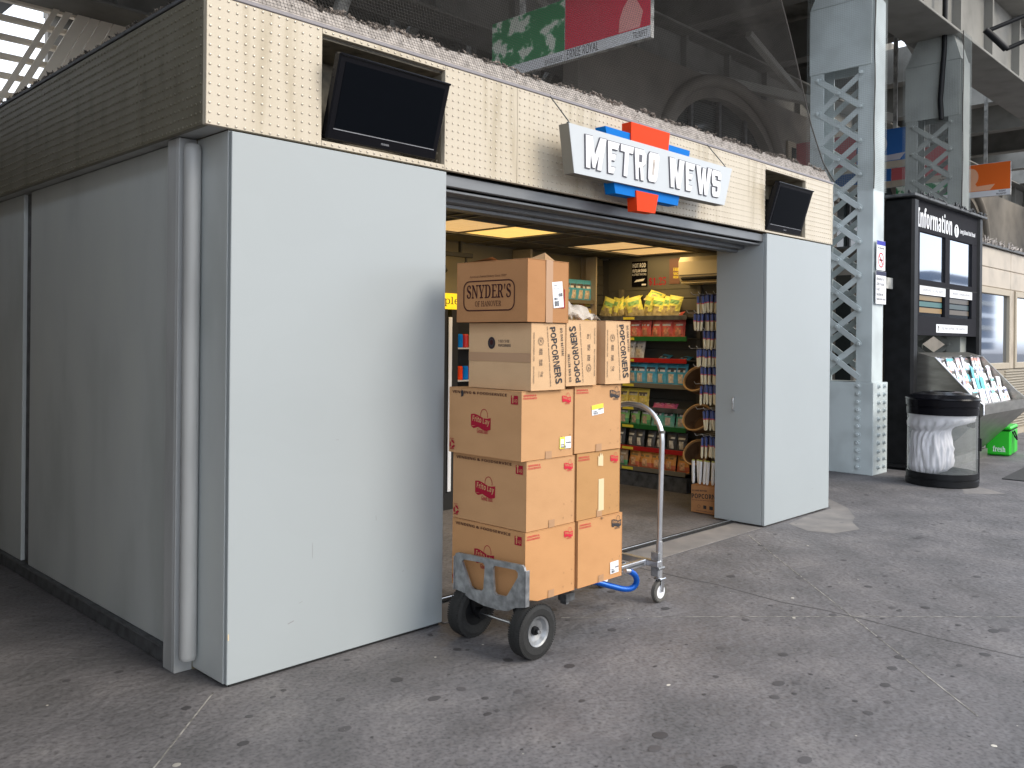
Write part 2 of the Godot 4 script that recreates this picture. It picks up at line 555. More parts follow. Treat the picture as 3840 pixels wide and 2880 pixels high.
	m.vertex_color_use_as_albedo = true
	m = mat("paper", Color.WHITE, 0.55)
	m.vertex_color_use_as_albedo = true
	m = mat("shelf_paint", lin(0.16, 0.145, 0.11), 0.55)
	m = mat("slatwall", lin(0.105, 0.10, 0.08), 0.6)
	m = mat("ceiling_tile", lin(0.085, 0.075, 0.058), 0.9)
	tri_albedo(m, fine, 1.2)
	m = mat("ceiling_grid", lin(0.14, 0.125, 0.10), 0.5)
	m = mat("wall_inside", lin(0.22, 0.19, 0.12), 0.7)
	m = mat("cream_plastic", lin(0.62, 0.54, 0.36), 0.4)
	m = mat("wicker", lin(0.50, 0.29, 0.11), 0.7)
	m = mat("wicker_dark", lin(0.12, 0.06, 0.022), 0.8)
	m = mat("wire", lin(0.75, 0.74, 0.70), 0.35, 0.4)
	m = mat("green_bag", lin(0.015, 0.50, 0.015), 0.45)
	m = mat("lamp_warm", lin(0.9, 0.75, 0.45), 0.5)
	m.emission_enabled = true
	m.emission = lin(1.0, 0.62, 0.16)
	m.emission_energy_multiplier = 0.34
	m = mat("lamp_weak", lin(0.9, 0.75, 0.5), 0.5)
	m.emission_enabled = true
	m.emission = lin(1.0, 0.60, 0.24)
	m.emission_energy_multiplier = 0.2
	m = mat("sign_yellow", lin(0.9, 0.65, 0.02), 0.5)
	m.emission_enabled = true
	m.emission = lin(1.0, 0.66, 0.02)
	m.emission_energy_multiplier = 0.2

# ---------- the floor ----------
func make_ground() -> void:
	var b := MB.new()
	b.quad(V(-150, 0, -150), V(150, 0, -150), V(150, 0, 150), V(-150, 0, 150), Vector3.UP)
	var g := part("platform_floor", b, mats.floor)
	tag(g, "", "", "", "structure")
	# saw cuts and joints
	for q in [[[4.319, 0.043], [2.9, 1.47], [2.02, 2.35]], [[-0.055, -0.005], [-0.50, 0.45], [-1.3, 1.25]], [[1.75, 0.36], [2.24, 0.81], [2.913, 1.45], [3.6, 2.122], [4.5, 2.95]]]:
		b = MB.new()
		for i in q.size() - 1:
			var a := V(q[i][0], 0.001, q[i][1]); var d := V(q[i + 1][0], 0.001, q[i + 1][1])
			b.bar(a, d, 0.0065, 0.0008)
		part("floor_joint", b, mats.joint_pale, g)
	b = MB.new()   # a wandering crack
	var cp := [[2.906, 0.04], [2.907, 0.37], [2.932, 0.59], [2.882, 1.06], [2.918, 1.31], [2.917, 1.53], [2.887, 1.89], [2.9, 2.6]]
	for i in cp.size() - 1:
		for k in 5:
			var a := V(lerpf(cp[i][0], cp[i + 1][0], k / 5.0), 0.001, lerpf(cp[i][1], cp[i + 1][1], k / 5.0))
			var d := V(lerpf(cp[i][0], cp[i + 1][0], (k + 1) / 5.0), 0.001, lerpf(cp[i][1], cp[i + 1][1], (k + 1) / 5.0))
			b.bar(a, d, rng.randf_range(0.004, 0.016), 0.0008)
	part("floor_crack", b, mats.joint_dark, g)
	b = MB.new()   # pale sill in front of the opening
	b.box(V(1.23, 0.0015, -0.26), V(4.62, 0.006, 0.0), 0.002)
	part("threshold", b, mats.floor_pale, g)
	for q in [[4.95, -0.06, 5.4, -0.012, 5.85, -0.012, 6.43, 0.33, 6.0, -0.1, 5.62, -0.33, 5.4, -0.40, 5.17, -0.56, 4.87, -0.48, 4.8, -0.3], [7.9, -0.9, 8.2, -0.55, 8.0, -0.45, 7.6, -0.6]]:
		b = MB.new(); b.xf = Transform3D(Basis(Vector3.RIGHT, -PI / 2), V(0, 0.0012, 0)); b.prism(P(q), 0, 0); part("worn_patch", b, mats.floor_pale, g)
	# trodden gum and paint flecks
	b = MB.new()
	b.lathe([Vector2(0.0, 0.0), Vector2(1.0, 0.0)].slice(0, 1) + [Vector2(1.0, 0.0), Vector2(0.9, 0.6), Vector2(0.0, 1.0)], 9)
	var bm := b.mesh()
	var xs := []; var cs := []
	for i in 900:
		var x := rng.randf_range(-2.6, 9.5); var z := rng.randf_range(-0.2, 3.6)
		if i % 2 == 0: x = rng.randf_range(-1.8, 4.5)
		if x < 6.2 and z < 0.06 and x > -0.2: z = rng.randf_range(0.05, 2.0)
		if x < -0.15: z = rng.randf_range(-3.0, 2.4)
		var r := 0.006 + 0.024 * pow(rng.randf(), 2.6)
		var k := rng.randf()
		var bs := Basis(Vector3.UP, rng.randf() * TAU).scaled(V(r * rng.randf_range(0.8, 1.5), 0.0012, r))
		xs.append(Transform3D(bs, V(x, 0.0008, z)))
		if k < 0.10: cs.append(Color(0.55, 0.52, 0.46) * rng.randf_range(0.6, 1.1)); xs[-1] = xs[-1].scaled_local(V(0.45, 1, 0.5))
		elif k < 0.4: cs.append(Color(0.13, 0.125, 0.125))
		else: cs.append(Color(0.068, 0.064, 0.066) * rng.randf_range(0.7, 1.3))
	var gs := multi("gum_spots", bm, mats.gum, xs, self, cs)
	tag(gs, "trodden chewing gum spots and paint flecks on the platform floor", "stains", "", "stuff")

# ---------- the kiosk ----------
var rivet_xs := []
func rivets_front(x0: float, x1: float, y0: float, y1: float, z := 0.0) -> void:
	var x := x0
	while x <= x1 + 0.001:
		var y := y0
		while y <= y1 + 0.001:
			rivet_xs.append(Transform3D(Basis(), V(x, y, z)))
			y += 0.0402
		x += 0.0402
func make_kiosk() -> void:
	var k := thing("newsstand_kiosk", "grey panelled newsstand kiosk with riveted beige fascia and wide open front", "kiosk", V(0, 0, 0))
	var b := MB.new()
	# front panels
	b.box(V(0.002, 0.014, -0.028), V(1.215, 2.376, 0.0), 0.0025)
	part("front_panel", b, mats.white_panel, k)
	b = MB.new(); b.box(V(4.652, 0.014, -0.028), V(5.83, 2.376, 0.0), 0.0025)
	part("front_panel", b, mats.white_panel, k)
	b = MB.new(); b.box(V(4.652, 0.014, -0.46), V(4.68, 2.376, -0.031), 0.002)
	var jb := part("jamb_panel", b, mats.white_panel, k)
	b = MB.new(); b.tube([V(4.652, 0.925, -0.279), V(4.628, 0.93, -0.279), V(4.624, 0.945, -0.279), V(4.624, 1.02, -0.279), V(4.628, 1.035, -0.279), V(4.652, 1.04, -0.279)], 0.005, 8)
	part("door_handle", b, mats.chrome, jb)
	b = MB.new(); b.box(V(1.19, 0.014, -0.46), V(1.215, 2.376, -0.031), 0.002)
	part("jamb_panel", b, mats.grey_side, k)
	b = MB.new(); b.box(V(4.70, 0.0, -0.45), V(5.82, 0.014, -0.04)); part("plinth", b, mats.black_gap, k)
	b = MB.new(); b.box(V(0.02, 0.0, -0.3), V(1.2, 0.013, -0.012)); part("plinth", b, mats.black_gap, k)
	# left side: return panel, channel post, pipe, wall panels
	b = MB.new(); b.box(V(0.0, 0.012, -0.314), V(0.02, 2.384, -0.03), 0.002)
	part("corner_return", b, mats.grey_side, k)
	b = MB.new()
	b.box(V(-0.084, 0.0, -0.335), V(0.0, 2.384, -0.316), 0.003)
	b.box(V(-0.084, 0.0, -0.43), V(-0.066, 2.384, -0.336), 0.003)
	part("channel_post", b, mats.grey_trim, k)
	b = MB.new()
	var ov := []
	b.xf = Transform3D(Basis(), V(-0.042, 0, -0.272))
	b.lathe([Vector2(0.0, 0.062), Vector2(0.034, 0.068), Vector2(0.037, 0.08), Vector2(0.037, 2.33), Vector2(0.03, 2.35), Vector2(0, 2.352)], 20)
	part("drain_pipe", b, mats.grey_trim, k)
	b = MB.new(); b.box(V(-0.034, 0.075, -2.46), V(-0.01, 2.384, -0.432), 0.002)
	part("side_panel", b, mats.grey_side, k)
	b = MB.new(); b.box(V(-0.034, 0.075, -4.4), V(-0.01, 2.384, -2.60), 0.002)
	part("side_panel", b, mats.grey_side, k)
	b = MB.new(); b.box(V(-0.012, 0.075, -2.598), V(0.0, 2.384, -2.462))
	part("seam_strip", b, mats.dark_trim, k)
	b = MB.new(); b.box(V(-0.064, 0.0, -4.4), V(-0.012, 0.074, -0.44), 0.006)
	part("skirting", b, mats.dark_trim, k)
	# fascia, front: panels round two recesses
	var fp = mats.beige_fascia
	for q in [[-0.116, 0.446, 2.386, 2.93], [0.448, 1.198, 2.386, 2.412], [0.448, 1.198, 2.905, 2.93], [1.2, 1.744, 2.386, 2.93], [1.746, 3.18, 2.386, 2.93], [3.182, 4.612, 2.386, 2.93], [4.614, 5.318, 2.386, 2.40], [4.614, 5.318, 2.89, 2.93], [5.32, 5.86, 2.386, 2.93]]:
		b = MB.new(); b.box(V(q[0], q[2], -0.03), V(q[1], q[3], 0.0), 0.0015)
		part("fascia_panel", b, fp, k)
	# fascia, left
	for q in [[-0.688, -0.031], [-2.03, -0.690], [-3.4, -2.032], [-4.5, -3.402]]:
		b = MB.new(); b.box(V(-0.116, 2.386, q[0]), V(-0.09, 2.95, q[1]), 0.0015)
		part("fascia_panel", b, mats.grimy_shaded_fascia, k)
	b = MB.new(); b.box(V(5.835, 2.386, -3.0), V(5.86, 2.93, -0.031))
	part("fascia_panel", b, fp, k)
	# soffit under the left overhang, backing, roof
	b = MB.new(); b.box(V(-0.09, 2.388, -4.4), V(0.0, 2.40, -0.031))
	part("soffit", b, mats.grey_trim, k)
	b = MB.new(); b.box(V(-0.09, 2.90, -4.4), V(5.834, 2.925, -0.031))
	part("roof", b, mats.roof_deck, k)
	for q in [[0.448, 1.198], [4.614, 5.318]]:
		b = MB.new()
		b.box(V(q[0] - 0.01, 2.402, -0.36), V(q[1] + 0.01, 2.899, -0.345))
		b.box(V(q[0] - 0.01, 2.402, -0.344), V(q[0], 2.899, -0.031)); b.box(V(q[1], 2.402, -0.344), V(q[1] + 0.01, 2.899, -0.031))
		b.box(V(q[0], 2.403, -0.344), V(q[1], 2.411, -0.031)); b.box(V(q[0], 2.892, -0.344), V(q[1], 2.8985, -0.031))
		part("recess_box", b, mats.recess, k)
	rivet_xs = []
	rivets_front(-0.1, 0.44, 2.397, 2.925)
	for yy in [2.399, 2.918]: rivets_front(0.465, 1.19, yy, yy)
	rivets_front(1.215, 1.735, 2.397, 2.925)
	rivets_front(1.765, 3.17, 2.397, 2.925)
	rivets_front(3.198, 4.605, 2.397, 2.925)
	rivets_front(4.63, 5.31, 2.905, 2.925)
	rivets_front(5.335, 5.85, 2.397, 2.925)
	var z := -0.05
	while z > -4.0:
		var y := 2.4
		while y < 2.945:
			rivet_xs.append(Transform3D(Basis(Vector3.UP, -PI / 2), V(-0.116, y, z)))
			y += 0.0402
		z -= 0.0402
	for i in 5:
		for j in 11: rivet_xs.append(Transform3D(Basis(Vector3.UP, -PI / 2), V(1.198, 2.44 + j * 0.0402, -0.06 - i * 0.0402)))
		for j in 11: rivet_xs.append(Transform3D(Basis(Vector3.UP, PI / 2), V(0.448, 2.44 + j * 0.0402, -0.06 - i * 0.0402)))
	var rb := MB.new()
	rb.xf = Transform3D(Basis(Vector3.RIGHT, PI / 2), Vector3.ZERO)
	rb.lathe([Vector2(0.0064, 0.0), Vector2(0.0058, 0.0028), Vector2(0.0034, 0.0045), Vector2(0.0, 0.005)], 10)
	multi("rivets", rb.mesh(), mats.rivet_shine, rivet_xs.filter(func(t): return t.origin.x > -0.11), k)
	multi("rivets", rb.mesh(), mats.grimy_shaded_fascia, rivet_xs.filter(func(t): return t.origin.x <= -0.11), k)
	# flashing and dusty upstand above the fascia
	b = MB.new(); b.box(V(-0.118, 2.932, -0.05), V(5.862, 2.95, 0.004), 0.003)
	part("flashing", b, mat("flashing_paint", lin(0.24, 0.225, 0.24), 0.5), k)
	b = MB.new(); b.box(V(-0.122, 2.952, -4.4), V(-0.09, 2.972, -0.052), 0.003)
	part("flashing", b, mats.dark_trim, k)
	b = MB.new()
	var nx := 140
	for i in nx:
		for j in 5:
			var f := func(ii: int, jj: int) -> Vector3:
				var x := -0.1 + 5.95 * ii / nx
				var t := jj / 5.0
				var top := 0.10 + 0.010 * sin(x * 7.1) * sin(x * 2.3) + 0.005 * sin(x * 23.0)
				return V(x, 2.951 + t * top, -0.014 - 0.05 * t + 0.002 * sin(x * 17.0 + t * 3.0))
			var a: Vector3 = f.call(i, j); var c: Vector3 = f.call(i + 1, j); var d: Vector3 = f.call(i + 1, j + 1); var e: Vector3 = f.call(i, j + 1)
			b.flat(a, c, d, Vector3.BACK); b.flat(a, d, e, Vector3.BACK)
	part("dusty_upstand", b, mats.dusty_cloth, k)
	# rolling shutter housing over the opening
	b = MB.new()
	b.box(V(1.216, 2.31, -0.07), V(4.651, 2.372, -0.034), 0.004)
	b.box(V(1.216, 2.285, -0.17), V(4.651, 2.30, -0.06), 0.003)
	part("shutter_rail", b, mats.header_steel, k)
	b = MB.new()
	b.box(V(1.216, 2.262, -0.26), V(4.651, 2.31, -0.20), 0.004)
	b.box(V(1.216, 2.24, -0.34), V(4.651, 2.262, -0.262), 0.003)
	part("shutter_rail", b, mats.header_steel, k)
	b = MB.new(); b.box(V(1.216, 2.312, -0.40), V(4.651, 2.385, -0.071))
	part("shutter_housing", b, mats.black_gap, k)
	# tracks in the floor
	for zz in [-0.285, -0.325]:
		b = MB.new(); b.box(V(1.22, 0.0065, zz - 0.011), V(4.65, 0.016, zz + 0.011), 0.003)
		part("door_track", b, mats.black_gap, k)
	b = MB.new(); b.box(V(1.22, 0.0065, -0.309), V(4.65, 0.02, -0.301), 0.002)
	part("door_track", b, mats.aluminium, k)
	# interior shell
	b = MB.new(); b.box(V(0.0, 0, -2.62), V(5.82, 2.899, -2.60))
	part("back_wall", b, mats.wall_inside, k)
	b = MB.new(); b.box(V(5.81, 0, -2.599), V(5.834, 2.385, -0.03))
	part("right_wall", b, mats.slatwall, k)
	b = MB.new(); b.box(V(0.0, 0, -2.599), V(0.018, 2.899, -0.316))
	part("left_wall", b, mats.wall_inside, k)
	for i in 13:   # slats of the back wall beside the corner
		b = MB.new(); b.box(V(5.46, 0.9 + i * 0.11, -2.595), V(5.8, 0.9 + i * 0.11 + 0.1, -2.58), 0.003)
		part("slat", b, mats.slatwall, k)
	b = MB.new(); b.box(V(5.43, 0, -2.596), V(5.455, 2.39, -2.40), 0.003)
	part("corner_strip", b, mats.tan_frame, k)
	# suspended ceiling: tiles and grid, with the lamp bays left open
	var gx := [1.25, 1.83, 2.41, 2.57, 3.15, 3.74, 4.0, 4.56, 5.13, 5.72, 5.8]
	var gz := [-0.41, -0.68, -1.36, -2.05, -2.59]
	for i in gx.size() - 1:
		for j in gz.size() - 1:
			if j == 2 and i in [3, 4, 7, 8]: continue
			b = MB.new(); b.box(V(gx[i] + 0.013, 2.404, gz[j + 1] + 0.013), V(gx[i + 1] - 0.013, 2.42, gz[j] - 0.013))
			part("ceiling_tile", b, mats.ceiling_tile, k)
	for x in gx:
		b = MB.new(); b.box(V(x - 0.012, 2.395, -2.59), V(x + 0.012, 2.41, -0.41)); part("ceiling_rail", b, mats.ceiling_grid, k)
	for q in gz:
		b = MB.new(); b.box(V(1.25, 2.393, q - 0.012), V(5.8, 2.4085, q + 0.012)); part("ceiling_rail", b, mats.ceiling_grid, k)
	for q in [[0.42, 0.52, 0.0008, 0.035, 0.02], [0.36, 0.295, 0.010, 0.0008, 0.3], [0.31, 0.215, 0.016, 0.0022, 0.25], [0.55, 1.02, 0.008, 0.001, 0.0], [0.78, 0.62, 0.0008, 0.012, 0.05], [0.95, 0.33, 0.006, 0.001, 0.4], [5.5, 0.22, 0.012, 0.001, 0.2]]:
		b = MB.new(); b.xf = Transform3D(Basis(Vector3.BACK, q[4]), V(q[0], q[1], 0.0003)); b.box(V(-q[2], -q[3], 0), V(q[2], q[3], 0.0003)); part("scuff", b, mats.dark_scuff, k)
	# nicks: an orange chip at the panel's edge
	b = MB.new(); b.box(V(0.0045, 0.205, 0.0005), V(0.0095, 0.232, 0.0015)); part("paint_chip", b, mats.label_cream, k)
	# netting over the upstand and up to the roof
	var top0 := V(6.09, 4.83, -0.6)
	var bar := MB.new(); bar.box(V(-0.5, -0.5, 0), V(0.5, 0.5, 1))
	var xs := []
	var net_pt := func(x: float, t: float) -> Vector3:
		# t = 0 at the foot of the upstand, 1 at the eaves
		var sag := 0.05 * sin(t * PI) * sin(x * 1.7) + 0.02 * sin(x * 5.0 + t * 6.0)
		return V(x + 0.23 * t * maxf(0.0, (x - 3.0) / 2.86), 2.955 + t * 2.6, 0.006 - 0.045 * minf(1.0, t * 22.0) - 0.80 * t + sag * minf(1.0, t * 5.0))
	var add_seg := func(a: Vector3, c: Vector3, r: float) -> void:
		var d := c - a
		xs.append(Transform3D(Basis.looking_at(-d.normalized(), Vector3.UP if absf(d.normalized().y) < 0.95 else Vector3.RIGHT).scaled_local(V(r, r, d.length())), a))
	var cell := 0.019
	var nn := int(5.98 / cell)
	for i in nn + 1:
		var x := -0.11 + i * cell
		for s in 14:
			add_seg.call(net_pt.call(x, s / 14.0), net_pt.call(x, (s + 1) / 14.0), 0.0011)
	for j in int(2.6 / cell):
		var t := j * cell / 2.6
		for s in 16:
			add_seg.call(net_pt.call(-0.11 + 5.98 * s / 16.0, t), net_pt.call(-0.11 + 5.98 * (s + 1) / 16.0, t), 0.0011)
	var net := multi("bird_net", bar.mesh(), mats.net_cord, xs)
	tag(net, "dark bird netting rising from the kiosk front edge to the canopy", "net", "", "stuff")
	var edge := MB.new()
	var ep := []
	for s in 15: ep.append(net_pt.call(5.87, s / 14.0))
	edge.tube(ep, 0.007, 6)
	var er := part("edge_rope", edge, mats.net_cord, net)
	# net over the left side
	xs = []
	var side_pt := func(zz: float, t: float) -> Vector3:
		return V(-0.106 + 0.03 * sin(zz * 2.0) * sin(t * PI) + 0.35 * t, 2.97 + t * 2.6, zz)
	for i in int(4.3 / cell):
		var q := -0.06 - i * cell
		for s in 6: add_seg.call(side_pt.call(q, s / 6.0), side_pt.call(q, (s + 1) / 6.0), 0.0017)
	for j in int(2.6 / cell):
		var t := j * cell / 2.6
		for s in 8: add_seg.call(side_pt.call(-0.06 - 4.3 * s / 8.0, t), side_pt.call(-0.06 - 4.3 * (s + 1) / 8.0, t), 0.0017)
	var net2 := multi("bird_net", bar.mesh(), mats.net_cord, xs)
	tag(net2, "bird netting above the dark left side of the kiosk roof", "net", "", "stuff")
	# lint caught in the netting
	var tuft := MB.new()
	for i in 9:
		var a := V(rng.randf_range(-1, 1), rng.randf_range(-0.3, 1), rng.randf_range(-1, 1)) * 0.6
		var pts := [a]
		for s in 4: pts.append(pts[-1] + V(rng.randf_range(-1, 1), rng.randf_range(-0.6, 0.9), rng.randf_range(-1, 1)) * 0.5)
		tuft.tube(pts, [0.34, 0.42, 0.36, 0.22, 0.06], 5)
	var tm := tuft.mesh()
	xs = []; var cs := []
	for i in 900:
		var x := -0.1 + 5.9 * rng.randf()
		var dens := sin(x * 3.1) + sin(x * 7.7 + 1.0) + sin(x * 17.0)
		if dens < -0.4 and rng.randf() < 0.75: continue
		var top := 2.951 + 0.10 + 0.010 * sin(x * 7.1) * sin(x * 2.3) + 0.005 * sin(x * 23.0)
		var s := rng.randf_range(0.0035, 0.011)
		xs.append(Transform3D(Basis.from_euler(V(rng.randf() * TAU, rng.randf() * TAU, rng.randf() * TAU)).scaled(V(s * 1.6, s, s)), V(x, top + rng.randf_range(-0.012, 0.012), -0.062 + rng.randf_range(-0.012, 0.014))))
		cs.append(Color(0.30, 0.255, 0.22) * rng.randf_range(0.25, 1.15))
	for i in 260:
		var x := -0.1 + 5.9 * rng.randf()
		var s := rng.randf_range(0.001, 0.004)
		xs.append(Transform3D(Basis.from_euler(V(rng.randf() * TAU, rng.randf() * TAU, rng.randf() * TAU)).scaled(V(s, s, s)), V(x, 2.953 + rng.randf() * 0.1, -0.006 - rng.randf() * 0.03)))
		cs.append(Color(0.2, 0.18, 0.16))
	var lint := multi("lint_clumps", tm, mats.lint, xs, self, cs)
	tag(lint, "ragged grey lint and dust caught along the net above the fascia", "lint", "", "stuff")
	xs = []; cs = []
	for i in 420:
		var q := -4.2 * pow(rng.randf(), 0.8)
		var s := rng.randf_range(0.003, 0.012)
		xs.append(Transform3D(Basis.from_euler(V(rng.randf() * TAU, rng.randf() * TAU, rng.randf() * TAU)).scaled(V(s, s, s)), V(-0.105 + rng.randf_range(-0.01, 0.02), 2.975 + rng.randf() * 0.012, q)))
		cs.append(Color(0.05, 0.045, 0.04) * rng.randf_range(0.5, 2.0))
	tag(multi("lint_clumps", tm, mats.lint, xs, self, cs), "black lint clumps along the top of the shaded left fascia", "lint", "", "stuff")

# ---------- the station round the kiosk ----------
func make_station() -> void:
	var roof := Node3D.new(); roof.name = "station_roof"; add_child(roof)
	tag(roof, "", "", "", "structure")
	# deck strips with gaps to the sky; unseen front edges set to shape the light
	for q in [[-3.6, 0.6, -9.2, 7.0], [0.63, 4.2, -9.2, 2.0], [4.23, 9.0, -7.2, 1.0], [4.23, 9.0, -16, -7.8], [9.03, 16.8, -8.6, 0.6], [9.03, 16.8, -16, -9.4], [16.83, 22.0, -16, -4.2], [16.83, 22.0, -1.3, 0.4], [22.03, 27, -16, 0.4], [27.03, 31, -16, -5.0], [33, 60, -16, 0.4]]:
		var b := MB.new(); b.box(V(q[0], 8.0, q[2]), V(q[1], 8.25, q[3]))
		part("deck_panel", b, mats.roof_deck, roof)
	# long girders over the column rows and between
	var gi := 0
	for q in [[-0.92, "riveted steel girder running along the tops of the lattice columns"], [-5.6, "dark steel girder behind the hanging banners"], [-8.6, "dark far steel girder under the back of the canopy"]]:
		var zc: float = q[0]
		var g := thing("roof_girder", q[1], "girder", V(0, 0, 0), 0.0, "girders along the canopy")
		var b := MB.new(); b.box(V(-3.5, 5.83, zc - 0.02), V(60, 7.1, zc + 0.02)); part("web", b, mats.girder_paint, g)
		b = MB.new(); b.box(V(-3.5, 5.79, zc - 0.36), V(60, 5.828, zc + 0.36), 0.006); part("flange", b, mats.girder_paint, g)
		b = MB.new(); b.box(V(-3.5, 7.102, zc - 0.36), V(60, 7.14, zc + 0.36), 0.006); part("flange", b, mats.girder_paint, g)
		b = MB.new()
		for i in 44:
			b.box(V(-3.2 + i * 1.5, 5.83, zc + 0.021), V(-3.13 + i * 1.5, 7.1, zc + 0.14)); b.box(V(-3.2 + i * 1.5, 5.83, zc - 0.14), V(-3.13 + i * 1.5, 7.1, zc - 0.021))
		part("stiffeners", b, mats.girder_paint, g)
		gi += 1
	# cross beams
	for i in 13:
		var x := -3.3 + i * 3.0
		var g := thing("cross_beam", "dark riveted cross beam under the canopy deck, %s counted from the dark end" % nth(i), "beam", V(x, 0, 0), 0.0, "cross beams of the canopy")
		var b := MB.new(); b.box(V(-0.015, 7.15, -16), V(0.015, 7.96, 0.3)); part("web", b, mats.girder_paint, g)
		b = MB.new(); b.box(V(-0.17, 7.145, -16), V(0.17, 7.17, 0.3), 0.005); part("flange", b, mats.girder_paint, g)
	# braces seen through the net
	var bi := 0
	for q in [[V(3.1, 7.1, -5.4), V(3.1, 4.2, -5.4), 0.10], [V(3.5, 7.1, -5.4), V(3.5, 4.0, -5.4), 0.06], [V(4.9, 7.1, -5.5), V(3.7, 3.9, -5.5), 0.14], [V(6.5, 7.1, -5.6), V(10.5, 5.9, -5.6), 0.12], [V(12.5, 7.1, -4.6), V(16.0, 5.9, -4.6), 0.12], [V(13.4, 7.2, -2.4), V(17.4, 5.9, -2.4), 0.14], [V(6.9, 6.4, -9.5), V(12.4, 4.6, -9.5), 0.2], [V(9.2, 7.2, -8.2), V(15.6, 5.9, -3.2), 0.16]]:
		var b := MB.new(); b.bar(q[0], q[1], q[2], q[2], Vector3.RIGHT if bi < 2 else Vector3.UP, 0.008)
		tag(part("roof_brace", b, mats.light_steel if bi < 3 else mats.roof_steel), ["pale upright strut behind the net above the screen recess", "thin grey upright strut beside the pale one behind the net", "pale slanting brace behind the net above the screen recess", "dark slanting brace near the green and red banner", "dark slanting brace above the arched window", "slanting brace behind the second lattice column", "dark far brace deep under the canopy", "dark oblique brace crossing under the deck"][bi], "brace", "braces under the canopy")
		bi += 1
	var tn := 0
	for q in [[-6.6, 6.0, 20.0, "nearer"], [-9.6, 4.5, 24.0, "middle"], [-12.6, 4.5, 30.0, "farthest"]]:
		var tr := thing("roof_truss", "%s pale steel roof truss of crossed bars behind the netting" % q[3], "truss", V(0, 0, q[0]), 0.0, "roof trusses behind the net")
		for yy in [5.5, 7.6]:
			var tb := MB.new(); tb.box(V(q[1], yy, -0.09), V(q[2], yy + 0.2, 0.09), 0.01); part("chord", tb, mats.light_steel, tr)
		var x := float(q[1])
		var up := true
		while x < q[2] - 0.5:
			var tb := MB.new(); tb.bar(V(x, 5.6 if up else 7.7, 0), V(x + 1.5, 7.7 if up else 5.6, 0), 0.12, 0.14, Vector3.BACK, 0.01); part("diagonal", tb, mats.light_steel, tr)
			tb = MB.new(); tb.box(V(x - 0.06, 4.0 if int(x) % 3 == 0 else 5.701, -0.06), V(x + 0.06, 7.6, 0.06), 0.01); part("post", tb, mats.light_steel, tr)
			x += 1.5
			up = not up
		tn += 1
	# back of the station: brown wall with shallow arches
	var w := thing("station_house", "dark brown station house wall with shallow arched windows behind the net", "building")
	var arches := [[10.55, 14.35, 4.6, 1.35], [17.2, 21.2, 4.6, 1.35], [23.6, 27.6, 4.6, 1.35]]
	var outer := P([8.2, 0, 46, 0, 46, 7.0, 8.2, 7.0])
	var x0 := 8.2
	for a in arches:
		var pl := PackedVector2Array([Vector2(x0, 3.4), Vector2(a[0], 3.4), Vector2(a[0], a[2])])
		var mid: float = (a[0] + a[1]) * 0.5
		for i in 17:
			var t := PI - PI * i / 16.0
			pl.append(Vector2(mid + (a[1] - a[0]) * 0.5 * cos(t), a[2] + a[3] * sin(t)))
		pl.append(Vector2(a[1], 3.4)); pl.append(Vector2(a[1] + 0.02, 3.4)); pl.append(Vector2(a[1] + 0.02, 6.25)); pl.append(Vector2(x0, 6.25))
		var b := MB.new(); b.xf = Transform3D(Basis(), V(0, 0, -5.3)); b.prism(pl, 0.0, 0.3)
		part("arch_wall", b, mats.brown_wall, w)
		b = MB.new()
		var pts := []
		for i in 17:
			var t := PI - PI * i / 16.0
			pts.append(V(mid + (a[1] - a[0] + 0.5) * 0.5 * cos(t), a[2] + (a[3] + 0.3) * sin(t), -4.97))
		b.tube(pts, 0.12, 6)
		part("arch_moulding", b, mats.brown_wall, w)
		b = MB.new(); b.box(V(a[0], 3.45, -5.25), V(a[1], 6.2, -5.2)); part("window", b, mats.dark_glass, w)
		for i in 3:
			b = MB.new(); var wx: float = lerpf(a[0], a[1], (i + 1) / 4.0); b.box(V(wx - 0.04, 3.45, -5.19), V(wx + 0.04, 6.1, -5.13)); part("mullion", b, mats.dark_trim, w)
		x0 = a[1] + 0.021
	var b2 := MB.new(); b2.box(V(x0, 3.4, -5.3), V(46, 6.25, -5.0)); part("wall", b2, mats.brown_wall, w)
	b2 = MB.new(); b2.box(V(8.2, 0, -5.3), V(46, 3.399, -5.0)); part("wall", b2, mats.brown_wall, w)
	for q in [[14.75, 15.75, 4.1, 5.6], [12.2, 12.9, 0.9, 2.6], [9.1, 10.0, 1.0, 2.7], [15.9, 16.8, 1.2, 2.9]]:
		b2 = MB.new(); b2.box(V(q[0], q[2], -4.998), V(q[1], q[3], -4.94), 0.01); var wn := part("window_frame", b2, mats.tan_frame, w)
		b2 = MB.new(); b2.box(V(q[0] + 0.14, q[2] + 0.12, -4.938), V(q[1] - 0.14, q[3] - 0.12, -4.93)); part("pane", b2, mats.dark_glass, wn)
	# dark back wall of the hall, and an unseen wall added to shade the kiosk
	b2 = MB.new(); b2.box(V(4.2, 0, -15.8), V(60, 8.0, -15.6))
	tag(part("back_wall", b2, mats.brown_wall), "dark wall closing the back of the station hall", "wall", "", "structure")
	b2 = MB.new(); b2.box(V(-2.55, 0, -8.9), V(-2.4, 5.0, 1.8))
	tag(part("added_shade_wall", b2, mats.brown_wall), "unseen dark wall added to shade the left side of the kiosk", "wall", "", "structure")
	# louvred screen with bright sky behind, above the shaded side
	var lv := thing("louvre_screen", "slatted steel screen with white sky glaring between its bars", "screen wall", V(0, 0, -9.0))
	for i in 11:
		b2 = MB.new(); b2.box(V(-4.0, 4.28 + i * 0.245, -0.04), V(4.1, 4.35 + i * 0.245, 0.05), 0.006); part("louvre_bar", b2, mats.louvre_paint, lv)
